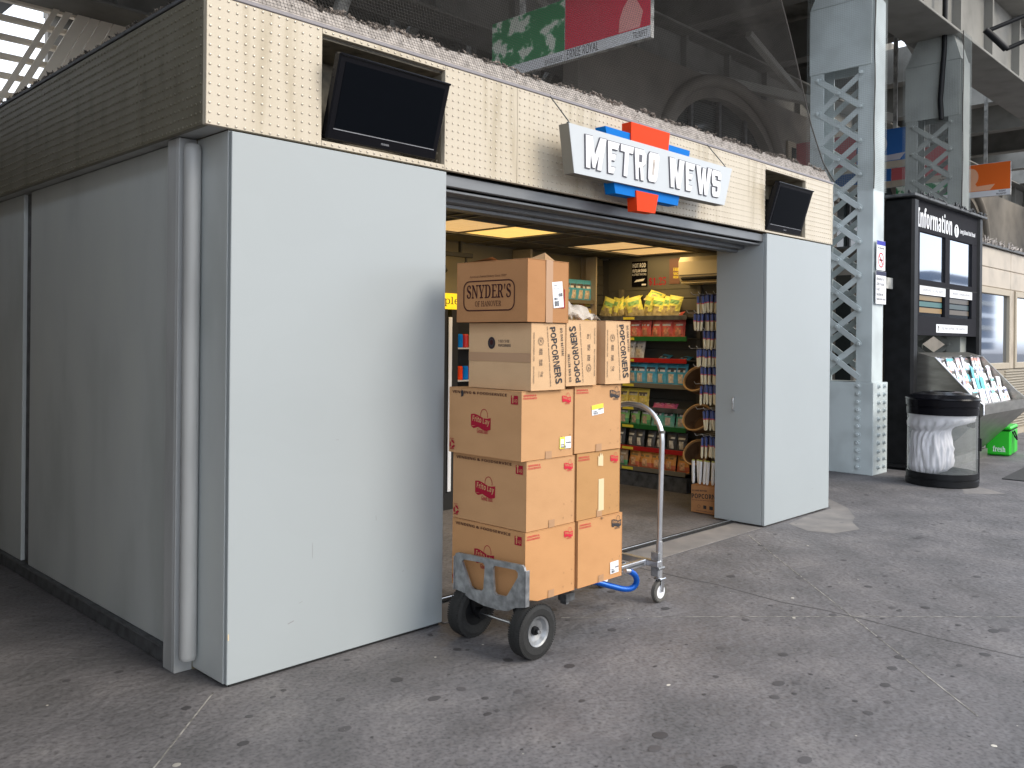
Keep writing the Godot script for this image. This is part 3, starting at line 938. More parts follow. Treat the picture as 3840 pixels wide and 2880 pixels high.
	for q in [[2.09, 0.075], [2.235, 0.09], [2.39, 0.16], [2.56, 0.12], [2.69, 0.16], [2.86, 0.2], [3.08, 0.25], [3.36, 0.5], [3.9, 0.6]]:
		b2 = MB.new(); b2.prism(P([q[0] - 0.735, 4.2, q[0] - 0.735 + q[1], 4.2, q[0] + 0.64 + q[1], 6.95, q[0] + 0.64, 6.95]), 0.06, 0.10); part("louvre_post", b2, mats.louvre_paint, lv)
	b2 = MB.new(); b2.box(V(-8.3, 0, -0.05), V(4.1, 4.25, 0.05)); part("lower_panel", b2, mats.brown_wall, lv)
	b2 = MB.new(); b2.box(V(3.0, 4.25, -0.3), V(4.15, 7.9, -0.1)); part("lower_panel", b2, mats.brown_wall, lv)
	b2 = MB.new(); b2.box(V(-8.3, 6.99, -0.05), V(2.7, 7.9, 0.05)); part("lower_panel", b2, mats.brown_wall, lv)
	# hanging banners
	var bp := noise_tex(71, 0.014, 4, [[0.0, lin(0.03, 0.26, 0.09)], [0.50, lin(0.03, 0.26, 0.09)], [0.53, lin(0.20, 0.45, 0.26)], [0.60, lin(0.26, 0.5, 0.32)], [0.63, lin(0.7, 0.76, 0.66)], [1.0, lin(0.75, 0.8, 0.7)]], 256, FastNoiseLite.TYPE_SIMPLEX)
	var kinds := {"green": lin(0.03, 0.26, 0.09), "red": lin(0.78, 0.035, 0.08), "orange": lin(0.95, 0.17, 0.015), "blue": lin(0.02, 0.13, 0.42), "pink": lin(0.55, 0.12, 0.13)}
	for q in [[5.76, -1.95, "green", "red", "green and red banner with pale photo print hung over the kiosk"], [14.4, -2.2, "pink", "blue", "blue banner glimpsed between the two lattice columns"], [16.4, -2.32, "blue", "pink", "reddish banner seen through the second column's lattice"], [18.9, -1.97, "green", "orange", "orange and green banner hung beyond the second lattice column"]]:
		var o := thing("banner", q[4], "banner", V(q[0], 4.70, q[1]), 0.0, "banners hung over the platform")
		b2 = MB.new(); b2.box(V(0, 0, -2.4), V(0.06, 0.72, 0.0), 0.004); part("board", b2, mats.light_steel, o)
		for h in 2:
			var mm := mat("banner_" + q[2 + h] + ("p" if h == 0 else ""), kinds[q[2 + h]], 0.5)
			b2 = MB.new(); plate(b2, face_left(-0.001, 0, 0), rect(-2.39 + 1.2 * h, 0.13, -1.2 + 1.195 * h, 0.715), 0.0, 0.002)
			var pnl := part("print_panel", b2, mm, o)
			if h == 0 and q[2] == "green":
				mm.albedo_color = Color.WHITE
				tri_albedo(mm, bp, V(0.7, 0.9, 0.7), false)
			if h == 1 and q[3] in ["orange", "red", "blue"]:
				# pale ghost of a portrait: soft patches, head and shoulders
				var pale: Color = kinds[q[3]].lerp(Color(1, 0.88, 0.8), 0.7)
				var m2 := mat("banner_pale_" + q[3], pale, 0.5)
				b2 = MB.new()
				if q[3] == "red":
					plate(b2, face_left(-0.0035, 0, 0), P([-0.42, 0.14, -0.14, 0.14, -0.1, 0.3, -0.18, 0.44, -0.12, 0.62, -0.16, 0.70, -0.2, 0.62, -0.215, 0.71, -0.25, 0.71, -0.255, 0.6, -0.285, 0.70, -0.31, 0.66, -0.29, 0.48, -0.36, 0.40, -0.41, 0.28]), 0.0, 0.001)
				else:
					plate(b2, face_left(-0.0035, 0, 0), ellipse(-0.78, 0.45, 0.15, 0.19, 22), 0.0, 0.001)
					plate(b2, face_left(-0.0036, 0, 0), P([-1.1, 0.14, -0.4, 0.14, -0.3, 0.26, -0.66, 0.24, -0.72, 0.34, -0.88, 0.34, -1.02, 0.22]), 0.0, 0.001)
				part("portrait", b2, m2, pnl)
			b2 = MB.new(); plate(b2, face_left(-0.001, 0, 0), rect(-2.39 + 1.2 * h, 0.005, -1.2 + 1.195 * h, 0.128), 0.0, 0.0018); part("white_strip", b2, mats.stone_tan if q[0] > 12 and q[0] < 17 else mats.label_white, o)
		b2 = MB.new()
		var fl := face_left(-0.0035, 0, 0)
		if q[0] < 6.0:
			text(b2, "BANDLEADER", "Droid Sans", 400, fl, -1.50, 0.02, 0.06, 0.27)
			text(b2, "ERNIE ROYAL", "Droid Sans", 400, fl, -1.16, 0.02, 0.10, 0.46)
			text(b2, "TRUMPET", "Droid Sans", 400, fl, -0.23, 0.03, 0.07, 0.19)
		else:
			text(b2, "TRUMPET", "Droid Sans", 700, fl, -0.23, 0.075, 0.035, 0.14)
			text(b2, "GUEST SOLOIST" if false else "TRUMPET", "Droid Sans", 700, fl, -0.28, 0.02, 0.035, 0.2)
		part("lettering", b2, mats.ink_black, o)
		for zz in [-0.5, -1.9]:
			b2 = MB.new(); b2.box(V(0.01, 0.72, zz - 0.035), V(0.05, 2.44, zz + 0.035)); part("hanger", b2, mats.light_steel, o)
	# cross pipe that carries banners and a bright lamp-lit booth beyond
	b2 = MB.new()
	b2.tube([V(11.286, 5.825, -0.308), V(11.49, 5.56, -0.10)], 0.045, 8)
	b2.tube([V(11.30, 5.80, -0.30), V(11.656, 6.017, 0.071)], 0.03, 8)
	b2.tube([V(11.49, 5.56, -0.10), V(11.658, 5.668, 0.074)], 0.03, 8)
	tag(part("pipe_bracket", b2, mats.black_paint), "black angled pipe bracket high at the upper right corner", "bracket")

# ---------- lattice columns ----------
func make_column(label: String, x: float, paint: Material, lower_y: float) -> void:
	var zc0 := -1.29; var zc1 := -0.528
	var o := thing("lattice_column", label, "column", V(x, 0, 0), 0.0, "riveted lattice columns")
	var w := 0.306
	var b := MB.new()
	b.box(V(-0.004, 0, zc0 - 0.02), V(0.41, 1.05, zc1 + 0.022), 0.006)
	part("base_casing", b, paint, o)
	for q in [[zc0, zc0 + 0.165], [zc1 - 0.185, zc1]]:   # flanges on both lattice faces
		for xx in [0.0, w - 0.02]:
			b = MB.new(); b.box(V(xx, 1.051, q[0]), V(xx + 0.02, 5.43, q[1]), 0.003); part("flange", b, paint, o)
	for zz in [zc0, zc1 - 0.02]:
		b = MB.new(); b.box(V(0.021, 1.051, zz + 0.001), V(w - 0.021, 5.43, zz + 0.019)); part("web", b, paint, o)
	b = MB.new(); b.box(V(-0.012, 4.665, zc0 - 0.005), V(-0.001, 5.435, zc1 - 0.03), 0.003); part("gusset_plate", b, paint, o)
	b = MB.new(); b.box(V(w + 0.001, 4.665, zc0 - 0.005), V(w + 0.012, 5.435, zc1 - 0.03), 0.003); part("gusset_plate", b, paint, o)
	# tapered head up to the girder
	b = MB.new()
	var hp := P([zc0 - 0.0, 5.44, zc1 - 0.02, 5.44, zc1 - 0.12, 5.79, zc0 + 0.16, 5.79])
	b.xf = Transform3D(Basis(Vector3.BACK, Vector3.UP, Vector3.LEFT), Vector3.ZERO)
	b.prism(hp, -w, 0.012); part("head", b, paint, o)
	# lacing bars with bolts, front and back lattice
	var zl := zc0 + 0.105; var zr := zc1 - 0.145
	var bolt := MB.new()
	bolt.xf = Transform3D(Basis(Vector3.BACK, PI / 2), Vector3.ZERO)
	bolt.lathe([Vector2(0.032, 0.0), Vector2(0.032, 0.008), Vector2(0.0, 0.008)], 14)
	bolt.lathe([Vector2(0.021, 0.008), Vector2(0.021, 0.024), Vector2(0.017, 0.028), Vector2(0.0, 0.029)], 6)
	var bmesh := bolt.mesh()
	for side in 2:
		var xs := -0.006 if side == 0 else w + 0.006
		var sg := -1.0 if side == 0 else 1.0
		var n := 0
		var y := 4.587
		while y > 1.3:
			var y2 := y - 0.387
			b = MB.new(); b.bar(V(xs, y, zl), V(xs, y2, zr), 0.012, 0.066, V(0, 0.5, 0.5) if false else V(0, 1, 0), 0.003)
			part("lacing_bar", b, paint, o)
			b = MB.new(); b.bar(V(xs - sg * 0.0135, y, zr), V(xs - sg * 0.0135, y2, zl), 0.012, 0.066, V(0, 1, 0), 0.003)
			part("lacing_bar", b, paint, o)
			for q in [[y, zl], [y, zr], [(y + y2) * 0.5, (zl + zr) * 0.5]]:
				var bo := part("bolt", bmesh, paint, o, V(xs + sg * 0.006, q[0], q[1]))
				if side == 1: bo.rotation.y = PI
			y = y2
			n += 1
		b = MB.new(); b.bar(V(xs, y, zl), V(xs, y - 0.2, lerpf(zl, zr, 0.5)), 0.012, 0.066, V(0, 1, 0), 0.003)
	# bolts of the base
	for i in 11:
		var yy := 0.085 + i * 0.0925
		part("bolt", bmesh, paint, o, V(-0.004, yy, zc1 - 0.15))
		for xx in [0.14, 0.30]:
			var bo := part("bolt", bmesh, paint, o, V(xx, yy, zc1 + 0.022)); bo.rotation.y = PI / 2
			bo.scale = V(1, 0.92, 0.92)
	# net wrapped round the shaft
	var bar := MB.new(); bar.box(V(-0.5, -0.5, 0), V(0.5, 0.5, 1))
	var t := []
	var yy := lower_y
	while yy < 5.8:
		t.append(Transform3D(Basis(V(0.0015, 0, 0), V(0, 0.0015, 0), V(0, 0, 0.80)), V(-0.036, yy, zc0 - 0.02)))
		t.append(Transform3D(Basis(V(0, 0, -0.0015), V(0, 0.0015, 0), V(0.37, 0, 0)), V(-0.036, yy, zc1 + 0.012)))
		yy += 0.021
	for i in 38: t.append(Transform3D(Basis(V(0.0015, 0, 0), V(0, 0, -0.0015), V(0, 5.8 - lower_y, 0)), V(-0.036, lower_y, zc0 - 0.02 + i * 0.021)))
	for i in 18: t.append(Transform3D(Basis(V(0.0015, 0, 0), V(0, 0, -0.0015), V(0, 5.8 - lower_y, 0)), V(-0.036 + i * 0.021, lower_y, zc1 + 0.012)))
	multi("net_wrap", bar.mesh(), mats.net_cord_column, t, o)
	b = MB.new()
	var pts := []
	for i in 14: pts.append(V(-0.03 + 0.012 * sin(i * 1.3), lerpf(lower_y, 5.8, i / 13.0), zc1 + 0.014))
	b.tube(pts, 0.007, 5); part("net_seam", b, mats.net_cord, o)

func make_columns() -> void:
	make_column("pale grey lattice column with white bolted base standing beside the kiosk", 8.08, mats.column_paint, 3.24)
	make_column("greyer lattice column rising behind the black information board", 11.09, mats.column_greyer, 2.6)
	# notices on the first column
	var o := thing("notice", "small white no smoking notice with red symbol on the pale column", "notice", V(8.14, 2.33, -0.502))
	var b := MB.new(); b.box(V(-0.03, 0.0, 0), V(0.215, 0.335, 0.006), 0.001); part("plate", b, mats.label_white, o)
	b = MB.new(); plate(b, face_front(0, 0, 0.0065), rect(-0.028, 0.285, 0.213, 0.333), 0, 0.0005); part("blue_band", b, mat("ink_blue", lin(0.01, 0.015, 0.35), 0.5), o)
	b = MB.new(); ringpoly(b, face_front(0, 0, 0.0068), 0.092, 0.115, 0.085, 0.085, 0.014, 0.0); plate(b, face_front(0, 0, 0.0072), P([0.03, 0.165, 0.042, 0.177, 0.155, 0.063, 0.143, 0.051]), 0, 0); part("ban_symbol", b, mats.ink_pink, o)
	b = MB.new(); text(b, "No Smoking", "Droid Sans", 700, face_front(0, 0, 0.0068), 0.0, 0.235, 0.03, 0.18); plate(b, face_front(0, 0, 0.0065), rect(0.045, 0.105, 0.14, 0.125), 0, 0); part("lettering", b, mats.ink_black, o)
	o = thing("notice", "white elevator notice with black lettering below the no smoking notice", "notice", V(8.14, 1.945, -0.502))
	b = MB.new(); b.box(V(-0.045, 0.0, 0), V(0.245, 0.375, 0.006), 0.001); part("plate", b, mats.label_white, o)
	b = MB.new(); plate(b, face_front(0, 0, 0.0065), rect(-0.043, 0.325, 0.243, 0.373), 0, 0.0005); part("dark_band", b, mat("ink_navy", lin(0.008, 0.01, 0.05), 0.5), o)
	b = MB.new()
	var i := 0
	for s in [["Elevator to", 0.2], ["LIRR Tracks", 0.22], ["4 & 5", 0.1], ["located on", 0.19], ["opposite side", 0.25]]:
		text(b, s[0], "Droid Sans", 700, face_front(0, 0, 0.0067), -0.028, 0.268 - i * 0.058, 0.035, s[1]); i += 1
	part("lettering", b, mats.ink_black, o)
	b = MB.new(); b.tube([V(11.05, 7.0, -0.75), V(11.05, 5.6, -0.76), V(11.03, 4.9, -0.8), V(11.02, 4.62, -0.78)], 0.035, 8)
	tag(part("hanging_cable", b, mats.black_paint), "thick black cable hanging down the face of the greyer column", "cable")

# ---------- shop sign ----------
func make_sign() -> void:
	var o := thing("shop_sign", "white tapered shop sign with raised outlined lettering and blue and red bars", "sign")
	var b := MB.new()
	b.prism(P([1.958, 2.738, 2.010, 2.460, 3.652, 2.466, 3.750, 2.738]), 0.125, 0.198); part("edge_box", b, mats.sign_edge, o)
	b = MB.new(); b.prism(P([1.9585, 2.7385, 2.0105, 2.4595, 3.6525, 2.4655, 3.7505, 2.7385]), 0.1985, 0.202); part("face", b, mats.sign_white, o)
	for q in [["blue_bar", "sign_blue", P([2.321, 2.790, 3.241, 2.788, 3.225, 2.70, 2.345, 2.70]), 0.10, 0.178], ["blue_bar", "sign_blue", P([2.40, 2.50, 3.13, 2.50, 3.102, 2.401, 2.427, 2.399]), 0.10, 0.178], ["red_bar", "sign_red", P([2.567, 2.859, 2.988, 2.861, 2.97, 2.74, 2.568, 2.74]), 0.115, 0.188], ["red_bar", "sign_red", P([2.625, 2.44, 2.865, 2.44, 2.831, 2.319, 2.637, 2.315]), 0.115, 0.188]]:
		b = MB.new(); b.prism(q[2], q[3], q[4]); part(q[0], b, mats[q[1]], o)
	var shapes := {
		"M": [0, 1, .32, 1, .5, .42, .70, 1, 1, 1, 1, 0, .74, 0, .74, .5, .58, .04, .42, .04, .26, .5, .26, 0, 0, 0],
		"E": [0, 1, 1, 1, .9, .78, .35, .78, .35, .62, .84, .62, .76, .42, .35, .42, .35, .2, .95, .2, .85, 0, 0, 0],
		"T": [0, 1, 1, 1, 1, .78, .67, .78, .67, 0, .33, 0, .33, .78, 0, .78],
		"R": [0, 1, .75, 1, 1, .86, 1, .55, .78, .45, 1, 0, .68, 0, .5, .4, .33, .4, .33, 0, 0, 0],
		"O": [.12, 1, .85, 1, 1, .9, 1, .1, .85, 0, .12, 0, 0, .1, 0, .9],
		"N": [0, 1, .35, 1, .65, .45, .65, 1, 1, 1, 1, 0, .65, 0, .35, .55, .35, 0, 0, 0],
		"W": [0, 1, .24, 1, .30, .4, .42, .95, .58, .95, .70, .4, .76, 1, 1, 1, .88, 0, .62, 0, .5, .5, .38, 0, .12, 0],
		"S": [.12, 1, .88, 1, 1, .88, 1, .68, .68, .68, .68, .8, .32, .8, .32, .62, .88, .62, 1, .5, 1, .12, .88, 0, .12, 0, 0, .12, 0, .34, .32, .34, .32, .2, .68, .2, .68, .4, .12, .4, 0, .52, 0, .88]}
	for q in [["M", [2.100, 2.694, 2.293, 2.697, 2.244, 2.504, 2.106, 2.505]], ["E", [2.308, 2.694, 2.422, 2.694, 2.373, 2.505, 2.314, 2.504]], ["T", [2.435, 2.695, 2.565, 2.696, 2.529, 2.502, 2.433, 2.510]], ["R", [2.574, 2.695, 2.702, 2.696, 2.668, 2.504, 2.589, 2.504]], ["O", [2.725, 2.694, 2.844, 2.695, 2.809, 2.510, 2.719, 2.509]], ["N", [2.956, 2.696, 3.130, 2.695, 3.077, 2.505, 2.972, 2.506]], ["E", [3.142, 2.694, 3.260, 2.693, 3.215, 2.507, 3.150, 2.506]], ["W", [3.271, 2.693, 3.468, 2.694, 3.421, 2.503, 3.301, 2.504]], ["S", [3.468, 2.693, 3.594, 2.690, 3.568, 2.510, 3.475, 2.507]]]:
		var c := P(q[1])
		var bil := func(arr: Array) -> PackedVector2Array:
			var pl := PackedVector2Array()
			for i in range(0, arr.size(), 2):
				var tp := c[0].lerp(c[1], arr[i]); var bt := c[3].lerp(c[2], arr[i])
				pl.append(bt.lerp(tp, arr[i + 1]))
			return pl
		var poly: PackedVector2Array = bil.call(shapes[q[0]])
		if Geometry2D.is_polygon_clockwise(poly): poly.reverse()
		var fat: Array = Geometry2D.offset_polygon(poly, 0.005, Geometry2D.JOIN_MITER)
		b = MB.new(); b.prism(fat[0], 0.2025, 0.208); part("letter_rim", b, mats.letter_rim, o)
		b = MB.new(); b.prism(poly, 0.2085, 0.2115); var lt := part("letter", b, mats.sign_letter, o)
		if q[0] in ["R", "O"]:
			b = MB.new(); b.prism(bil.call([.36, .82, .64, .82, .64, .58, .36, .58] if q[0] == "R" else [.40, .78, .62, .78, .60, .24, .40, .24]), 0.212, 0.2125); part("counter", b, mats.letter_rim if q[0] == "R" else mats.dusty_cloth, lt)
	for x in [1.99, 2.87, 3.70]:
		b = MB.new(); b.tube([V(x, 2.736, 0.17), V(x, 2.76, 0.17), V(x + 0.01, 2.93, 0.02)], 0.0035, 6); part("hanger_wire", b, mats.dark_trim, o)
		b = MB.new(); b.tube([V(x, 2.739, 0.17), V(x, 2.752, 0.17)], 0.011, 8); part("hanger_eye", b, mats.dark_trim, o)

# ---------- televisions in the fascia ----------
func make_televisions() -> void:
	var spots := [[0.465, 1.135, 2.42, 2.80, 0.0, "larger black flat television tilted forward in the recess over the left panel"], [4.625, 5.22, 2.40, 2.795, 0.0, "smaller looking black flat television tilted forward in the far fascia recess"]]
	for q in spots:
		var wd: float = q[1] - q[0]
		var ht := 0.395
		var o := thing("television", q[5], "television", V((q[0] + q[1]) * 0.5, q[2], 0.005), 0.0, "televisions in the kiosk fascia")
		o.rotation.x = 0.30
		var b := MB.new(); b.box(V(-wd / 2, 0, -0.05), V(wd / 2, ht, 0.0), 0.008); part("bezel", b, mats.gloss_black, o)
		b = MB.new(); b.box(V(-wd / 2 + 0.05, 0.05, -0.09), V(wd / 2 - 0.05, ht - 0.04, -0.051), 0.012); part("back_shell", b, mats.black_paint, o)
		b = MB.new(); b.box(V(-wd / 2 + 0.035, 0.06, 0.0004), V(wd / 2 - 0.035, ht - 0.035, 0.002)); part("screen", b, mats.screen, o)
		b = MB.new(); b.box(V(-wd / 2 + 0.03, 0.052, 0.0005), V(wd / 2 - 0.03, 0.0555, 0.003)); part("trim_line", b, mats.aluminium, o)
		b = MB.new(); text(b, "TOSHIBA", "Droid Sans", 700, face_front(0, 0, 0.0012), -0.025, 0.024, 0.009, 0.05); part("lettering", b, mats.aluminium, o)
		b = MB.new(); b.box(V(-wd / 2 + 0.004, ht - 0.012, 0.001), V(wd / 2 - 0.004, ht - 0.001, 0.008), 0.003); part("top_lip", b, mats.gloss_black, o)
		b = MB.new(); b.box(V(-0.08, 0.12, -0.30), V(0.08, 0.24, -0.091)); part("bracket", b, mats.black_paint, o)

# ---------- hand truck ----------
func wheel(o: Node3D, at: Vector3, r: float, w: float, side: float) -> void:
	var lie := Transform3D(Basis(Vector3.RIGHT, PI / 2 * side), at)
	var b := MB.new(); b.xf = lie
	b.lathe([Vector2(r * 0.52, -w * 0.40), Vector2(r * 0.60, -w * 0.47), Vector2(r * 0.80, -w * 0.5), Vector2(r * 0.93, -w * 0.42), Vector2(r * 0.985, -w * 0.28), Vector2(r, 0), Vector2(r * 0.985, w * 0.28), Vector2(r * 0.93, w * 0.42), Vector2(r * 0.80, w * 0.5), Vector2(r * 0.60, w * 0.47), Vector2(r * 0.52, w * 0.40)], 48)
	var ty := part("tyre", b, mats.rubber, o)
	b = MB.new(); b.xf = lie
	for i in 72:   # tread blocks on the shoulders and ribs round the middle
		var a := TAU * i / 72.0
		var keep := b.xf
		b.xf = b.xf * Transform3D(Basis(Vector3.UP, a), Vector3.ZERO)
		b.box(V(r * 0.90, w * 0.26, -r * 0.026), V(r * 0.982, w * 0.43, r * 0.026))
		b.box(V(r * 0.90, -w * 0.43, -r * 0.026), V(r * 0.982, -w * 0.26, r * 0.026))
		b.box(V(r * 0.98, -w * 0.10, -r * 0.034), V(r * 1.006, -w * 0.02, r * 0.02))
		b.box(V(r * 0.98, w * 0.04, -r * 0.02), V(r * 1.006, w * 0.12, r * 0.034))
		b.xf = keep
	tag(part("tread", b, mats.rubber, ty), "", "", "", "stuff")
	b = MB.new(); b.xf = lie
	b.lathe([Vector2(0.0, w * 0.12), Vector2(r * 0.2, w * 0.12), Vector2(r * 0.38, w * 0.22), Vector2(r * 0.47, w * 0.42), Vector2(r * 0.54, w * 0.47), Vector2(r * 0.54, w * 0.40)].map(func(p): return Vector2(p.x, p.y)), 36)
	part("rim", b, mats.galvanised, o)
	b = MB.new(); b.xf = lie
	b.lathe([Vector2(0, -w * 0.38), Vector2(r * 0.53, -w * 0.38), Vector2(r * 0.53, -w * 0.36), Vector2(0.0, -w * 0.36)], 24)
	b.lathe([Vector2(r * 0.16, w * 0.12), Vector2(r * 0.15, w * 0.3), Vector2(r * 0.09, w * 0.32), Vector2(r * 0.09, w * 0.45), Vector2(0, w * 0.46)], 18)
	part("hub", b, mats.black_paint, o)

func make_cart() -> void:
	var o := thing("hand_truck", "aluminium convertible hand truck carrying the stacked cartons on black tyres", "hand truck")
	wheel(o, V(1.205, 0.132, 0.655), 0.131, 0.085, 1.0)
	wheel(o, V(1.205, 0.132, 0.232), 0.131, 0.085, -1.0)
	var b := MB.new(); b.tube([V(1.205, 0.132, 0.19), V(1.205, 0.132, 0.705)], 0.008, 10); part("axle", b, mats.chrome, o)
	# toe plate with two openings
	b = MB.new()
	var outer := roundrect(0.187, 0.30, 0.672, 0.449, 0.022)
	var pl := PackedVector2Array()
	for p in outer:
		var tilt := 0.02 * (p.x - 0.187) / 0.485
		pl.append(Vector2(p.x, p.y - 0.02 + tilt) if p.y > 0.38 else p)
	# replace the lower edge
	var body := P([0.187, 0.245, 0.24, 0.238, 0.30, 0.218, 0.40, 0.205, 0.50, 0.207, 0.56, 0.214, 0.61, 0.24, 0.672, 0.255, 0.672, 0.424, 0.666, 0.440, 0.652, 0.449, 0.21, 0.430, 0.193, 0.424, 0.187, 0.408])
	var hl := P([0.240, 0.390, 0.252, 0.403, 0.392, 0.411, 0.404, 0.400, 0.396, 0.288, 0.386, 0.274, 0.322, 0.270, 0.304, 0.280])
	var hr := P([0.460, 0.400, 0.470, 0.412, 0.612, 0.419, 0.628, 0.408, 0.626, 0.386, 0.560, 0.290, 0.544, 0.280, 0.486, 0.277, 0.470, 0.287])
	# two halves, each with its opening
	var left := PackedVector2Array(); var right := PackedVector2Array()
	for q in Geometry2D.intersect_polygons(body, P([0.0, 0, 0.432, 0, 0.432, 1, 0.0, 1])): left = q
	for q in Geometry2D.intersect_polygons(body, P([0.432, 0, 1, 0, 1, 1, 0.432, 1])): right = q
	b.xf = Transform3D(Basis(Vector3.BACK, Vector3.UP, Vector3.LEFT), V(1.143, 0, 0))
	b.prism(left, 0.0, 0.012, hl)
	b.prism(right, 0.0, 0.012, hr)
	b.xf = Transform3D()
	b.box(V(1.132, 0.255, 0.6725), V(1.160, 0.425, 0.678), 0.002)
	b.box(V(1.125, 0.24, 0.182), V(1.150, 0.41, 0.1865), 0.002)
	part("toe_plate", b, mats.galvanised, o)
	b = MB.new()
	for z in [0.275, 0.59]: b.bar(V(1.205, 0.132, z), V(1.165, 0.25, z), 0.03, 0.05, Vector3.RIGHT, 0.005); b.bar(V(1.205, 0.132, z), V(1.26, 0.23, z), 0.03, 0.03, Vector3.RIGHT, 0.004)
	part("axle_bracket", b, mats.black_paint, o)
	b = MB.new(); b.xf = Transform3D(Basis(Vector3.RIGHT, PI / 2), V(1.205, 0.132, 0.29))
	b.lathe([Vector2(0.0, 0.0), Vector2(0.03, 0.0), Vector2(0.03, 0.03), Vector2(0, 0.03)], 14); part("axle_bracket", b, mats.black_paint, o)
	# deck
	for z in [0.49, 0.20]:
		b = MB.new(); b.box(V(1.15, 0.206, z - 0.016), V(2.324, 0.243, z + 0.016), 0.004); part("deck_rail", b, mats.aluminium, o)
		b = MB.new(); b.box(V(1.60, 0.218, z + 0.0165), V(2.30, 0.228, z + 0.0172)); part("deck_groove", b, mats.dark_trim, o)
	for x in [1.25, 1.5, 1.75, 1.97]:
		b = MB.new(); b.box(V(x - 0.02, 0.21, 0.217), V(x + 0.02, 0.238, 0.473), 0.004); part("cross_bar", b, mats.aluminium, o)
	b = MB.new(); b.box(V(2.325, 0.207, 0.135), V(2.365, 0.2425, 0.585), 0.004); part("end_beam", b, mats.aluminium, o)
	for z in [0.34, 0.42]:
		b = MB.new(); b.tube([V(1.2, 0.185, z), V(2.34, 0.185, z)], 0.011, 8); part("deck_tube", b, mats.aluminium, o)
	b = MB.new(); b.box(V(1.56, 0.165, 0.50), V(1.63, 0.205, 0.56), 0.004); b.box(V(1.57, 0.15, 0.51), V(1.59, 0.165, 0.55)); part("fold_bracket", b, mats.dark_trim, o)
	# loop handle across the end
	b = MB.new()
	var pts := [V(2.37, 0.13, 0.56), V(2.37, 0.5, 0.565), V(2.37, 0.92, 0.575)]
	for i in range(1, 9):
		var a := PI / 2 * i / 8.0
		pts.append(V(2.37, 0.93 + 0.195 * sin(a), 0.38 + 0.195 * cos(a)))
	pts.append(V(2.37, 1.127, 0.34))
	for i in range(1, 9):
		var a := PI / 2 + PI / 2 * i / 8.0
		pts.append(V(2.37, 0.93 + 0.195 * sin(a), 0.33 + 0.195 * cos(a)))
	pts.append(V(2.37, 0.5, 0.15)); pts.append(V(2.37, 0.13, 0.16))
	b.tube(pts, 0.0155, 14); part("loop_handle", b, mats.aluminium, o)
	for z in [0.563, 0.155]:
		b = MB.new(); b.tube([V(2.37, 0.13, z), V(2.37, 0.35, z)], 0.0195, 14); part("handle_socket", b, mats.aluminium, o)
		b = MB.new(); b.box(V(2.335, 0.15, z - 0.035), V(2.352, 0.29, z + 0.02), 0.004); b.tube([V(2.33, 0.2, z + 0.02), V(2.39, 0.2, z + 0.02)], 0.009, 8); part("latch_bracket", b, mats.galvanised, o)
		# caster
		var c := V(2.37, 0.062, z)
		b = MB.new(); b.xf = Transform3D(Basis(Vector3.RIGHT, PI / 2), c)
		b.lathe([Vector2(0.036, -0.014), Vector2(0.055, -0.016), Vector2(0.0615, -0.01), Vector2(0.0615, 0.01), Vector2(0.055, 0.016), Vector2(0.036, 0.014)], 28)
		var cw := part("caster", b, mats.rubber_grey, o)
		b = MB.new(); b.xf = Transform3D(Basis(Vector3.RIGHT, PI / 2), c)
		b.lathe([Vector2(0, -0.0145), Vector2(0.038, -0.0145), Vector2(0.04, 0), Vector2(0.038, 0.0145), Vector2(0, 0.0145)], 20); part("caster_disc", b, mats.cream_plastic if false else mats.label_white, cw)
		b = MB.new()
		for s in [-1.0, 1.0]: b.bar(c + V(0, 0, s * 0.021), c + V(0.012, 0.075, s * 0.021), 0.03, 0.004, V(0, 0, 1), 0.001)
		b.box(c + V(-0.02, 0.068, -0.026), c + V(0.035, 0.078, 0.026), 0.003)
		part("caster_fork", b, mats.chrome, cw)
	b = MB.new(); b.tube([V(2.37, 0.97, 0.5745), V(2.37, 0.985, 0.574)], 0.0175, 12); part("handle_clip", b, mats.rubber_grey, o)
	b = MB.new()
	var bp := [V(1.80, 0.20, 0.40), V(1.92, 0.18, 0.43), V(2.02, 0.145, 0.485), V(2.09, 0.123, 0.53), V(2.135, 0.13, 0.555), V(2.145, 0.165, 0.57), V(2.12, 0.205, 0.575), V(2.08, 0.232, 0.57)]
	var sm := smooth(bp, 4)
	b.tube(sm, 0.0165, 12); part("folded_handle", b, mats.blue_grip, o)
	b = MB.new(); b.tube([V(2.08, 0.232, 0.57), V(2.04, 0.24, 0.568)], 0.014, 10); part("handle_end", b, mats.aluminium, o)

func smooth(p: Array, k: int) -> Array:
	var o := []
	for i in p.size() - 1:
		var a: Vector3 = p[maxi(i - 1, 0)]; var b: Vector3 = p[i]; var c: Vector3 = p[i + 1]; var d: Vector3 = p[mini(i + 2, p.size() - 1)]
		for s in k: o.append(b.cubic_interpolate(c, a, d, s / float(k)))
	o.append(p[-1])
	return o

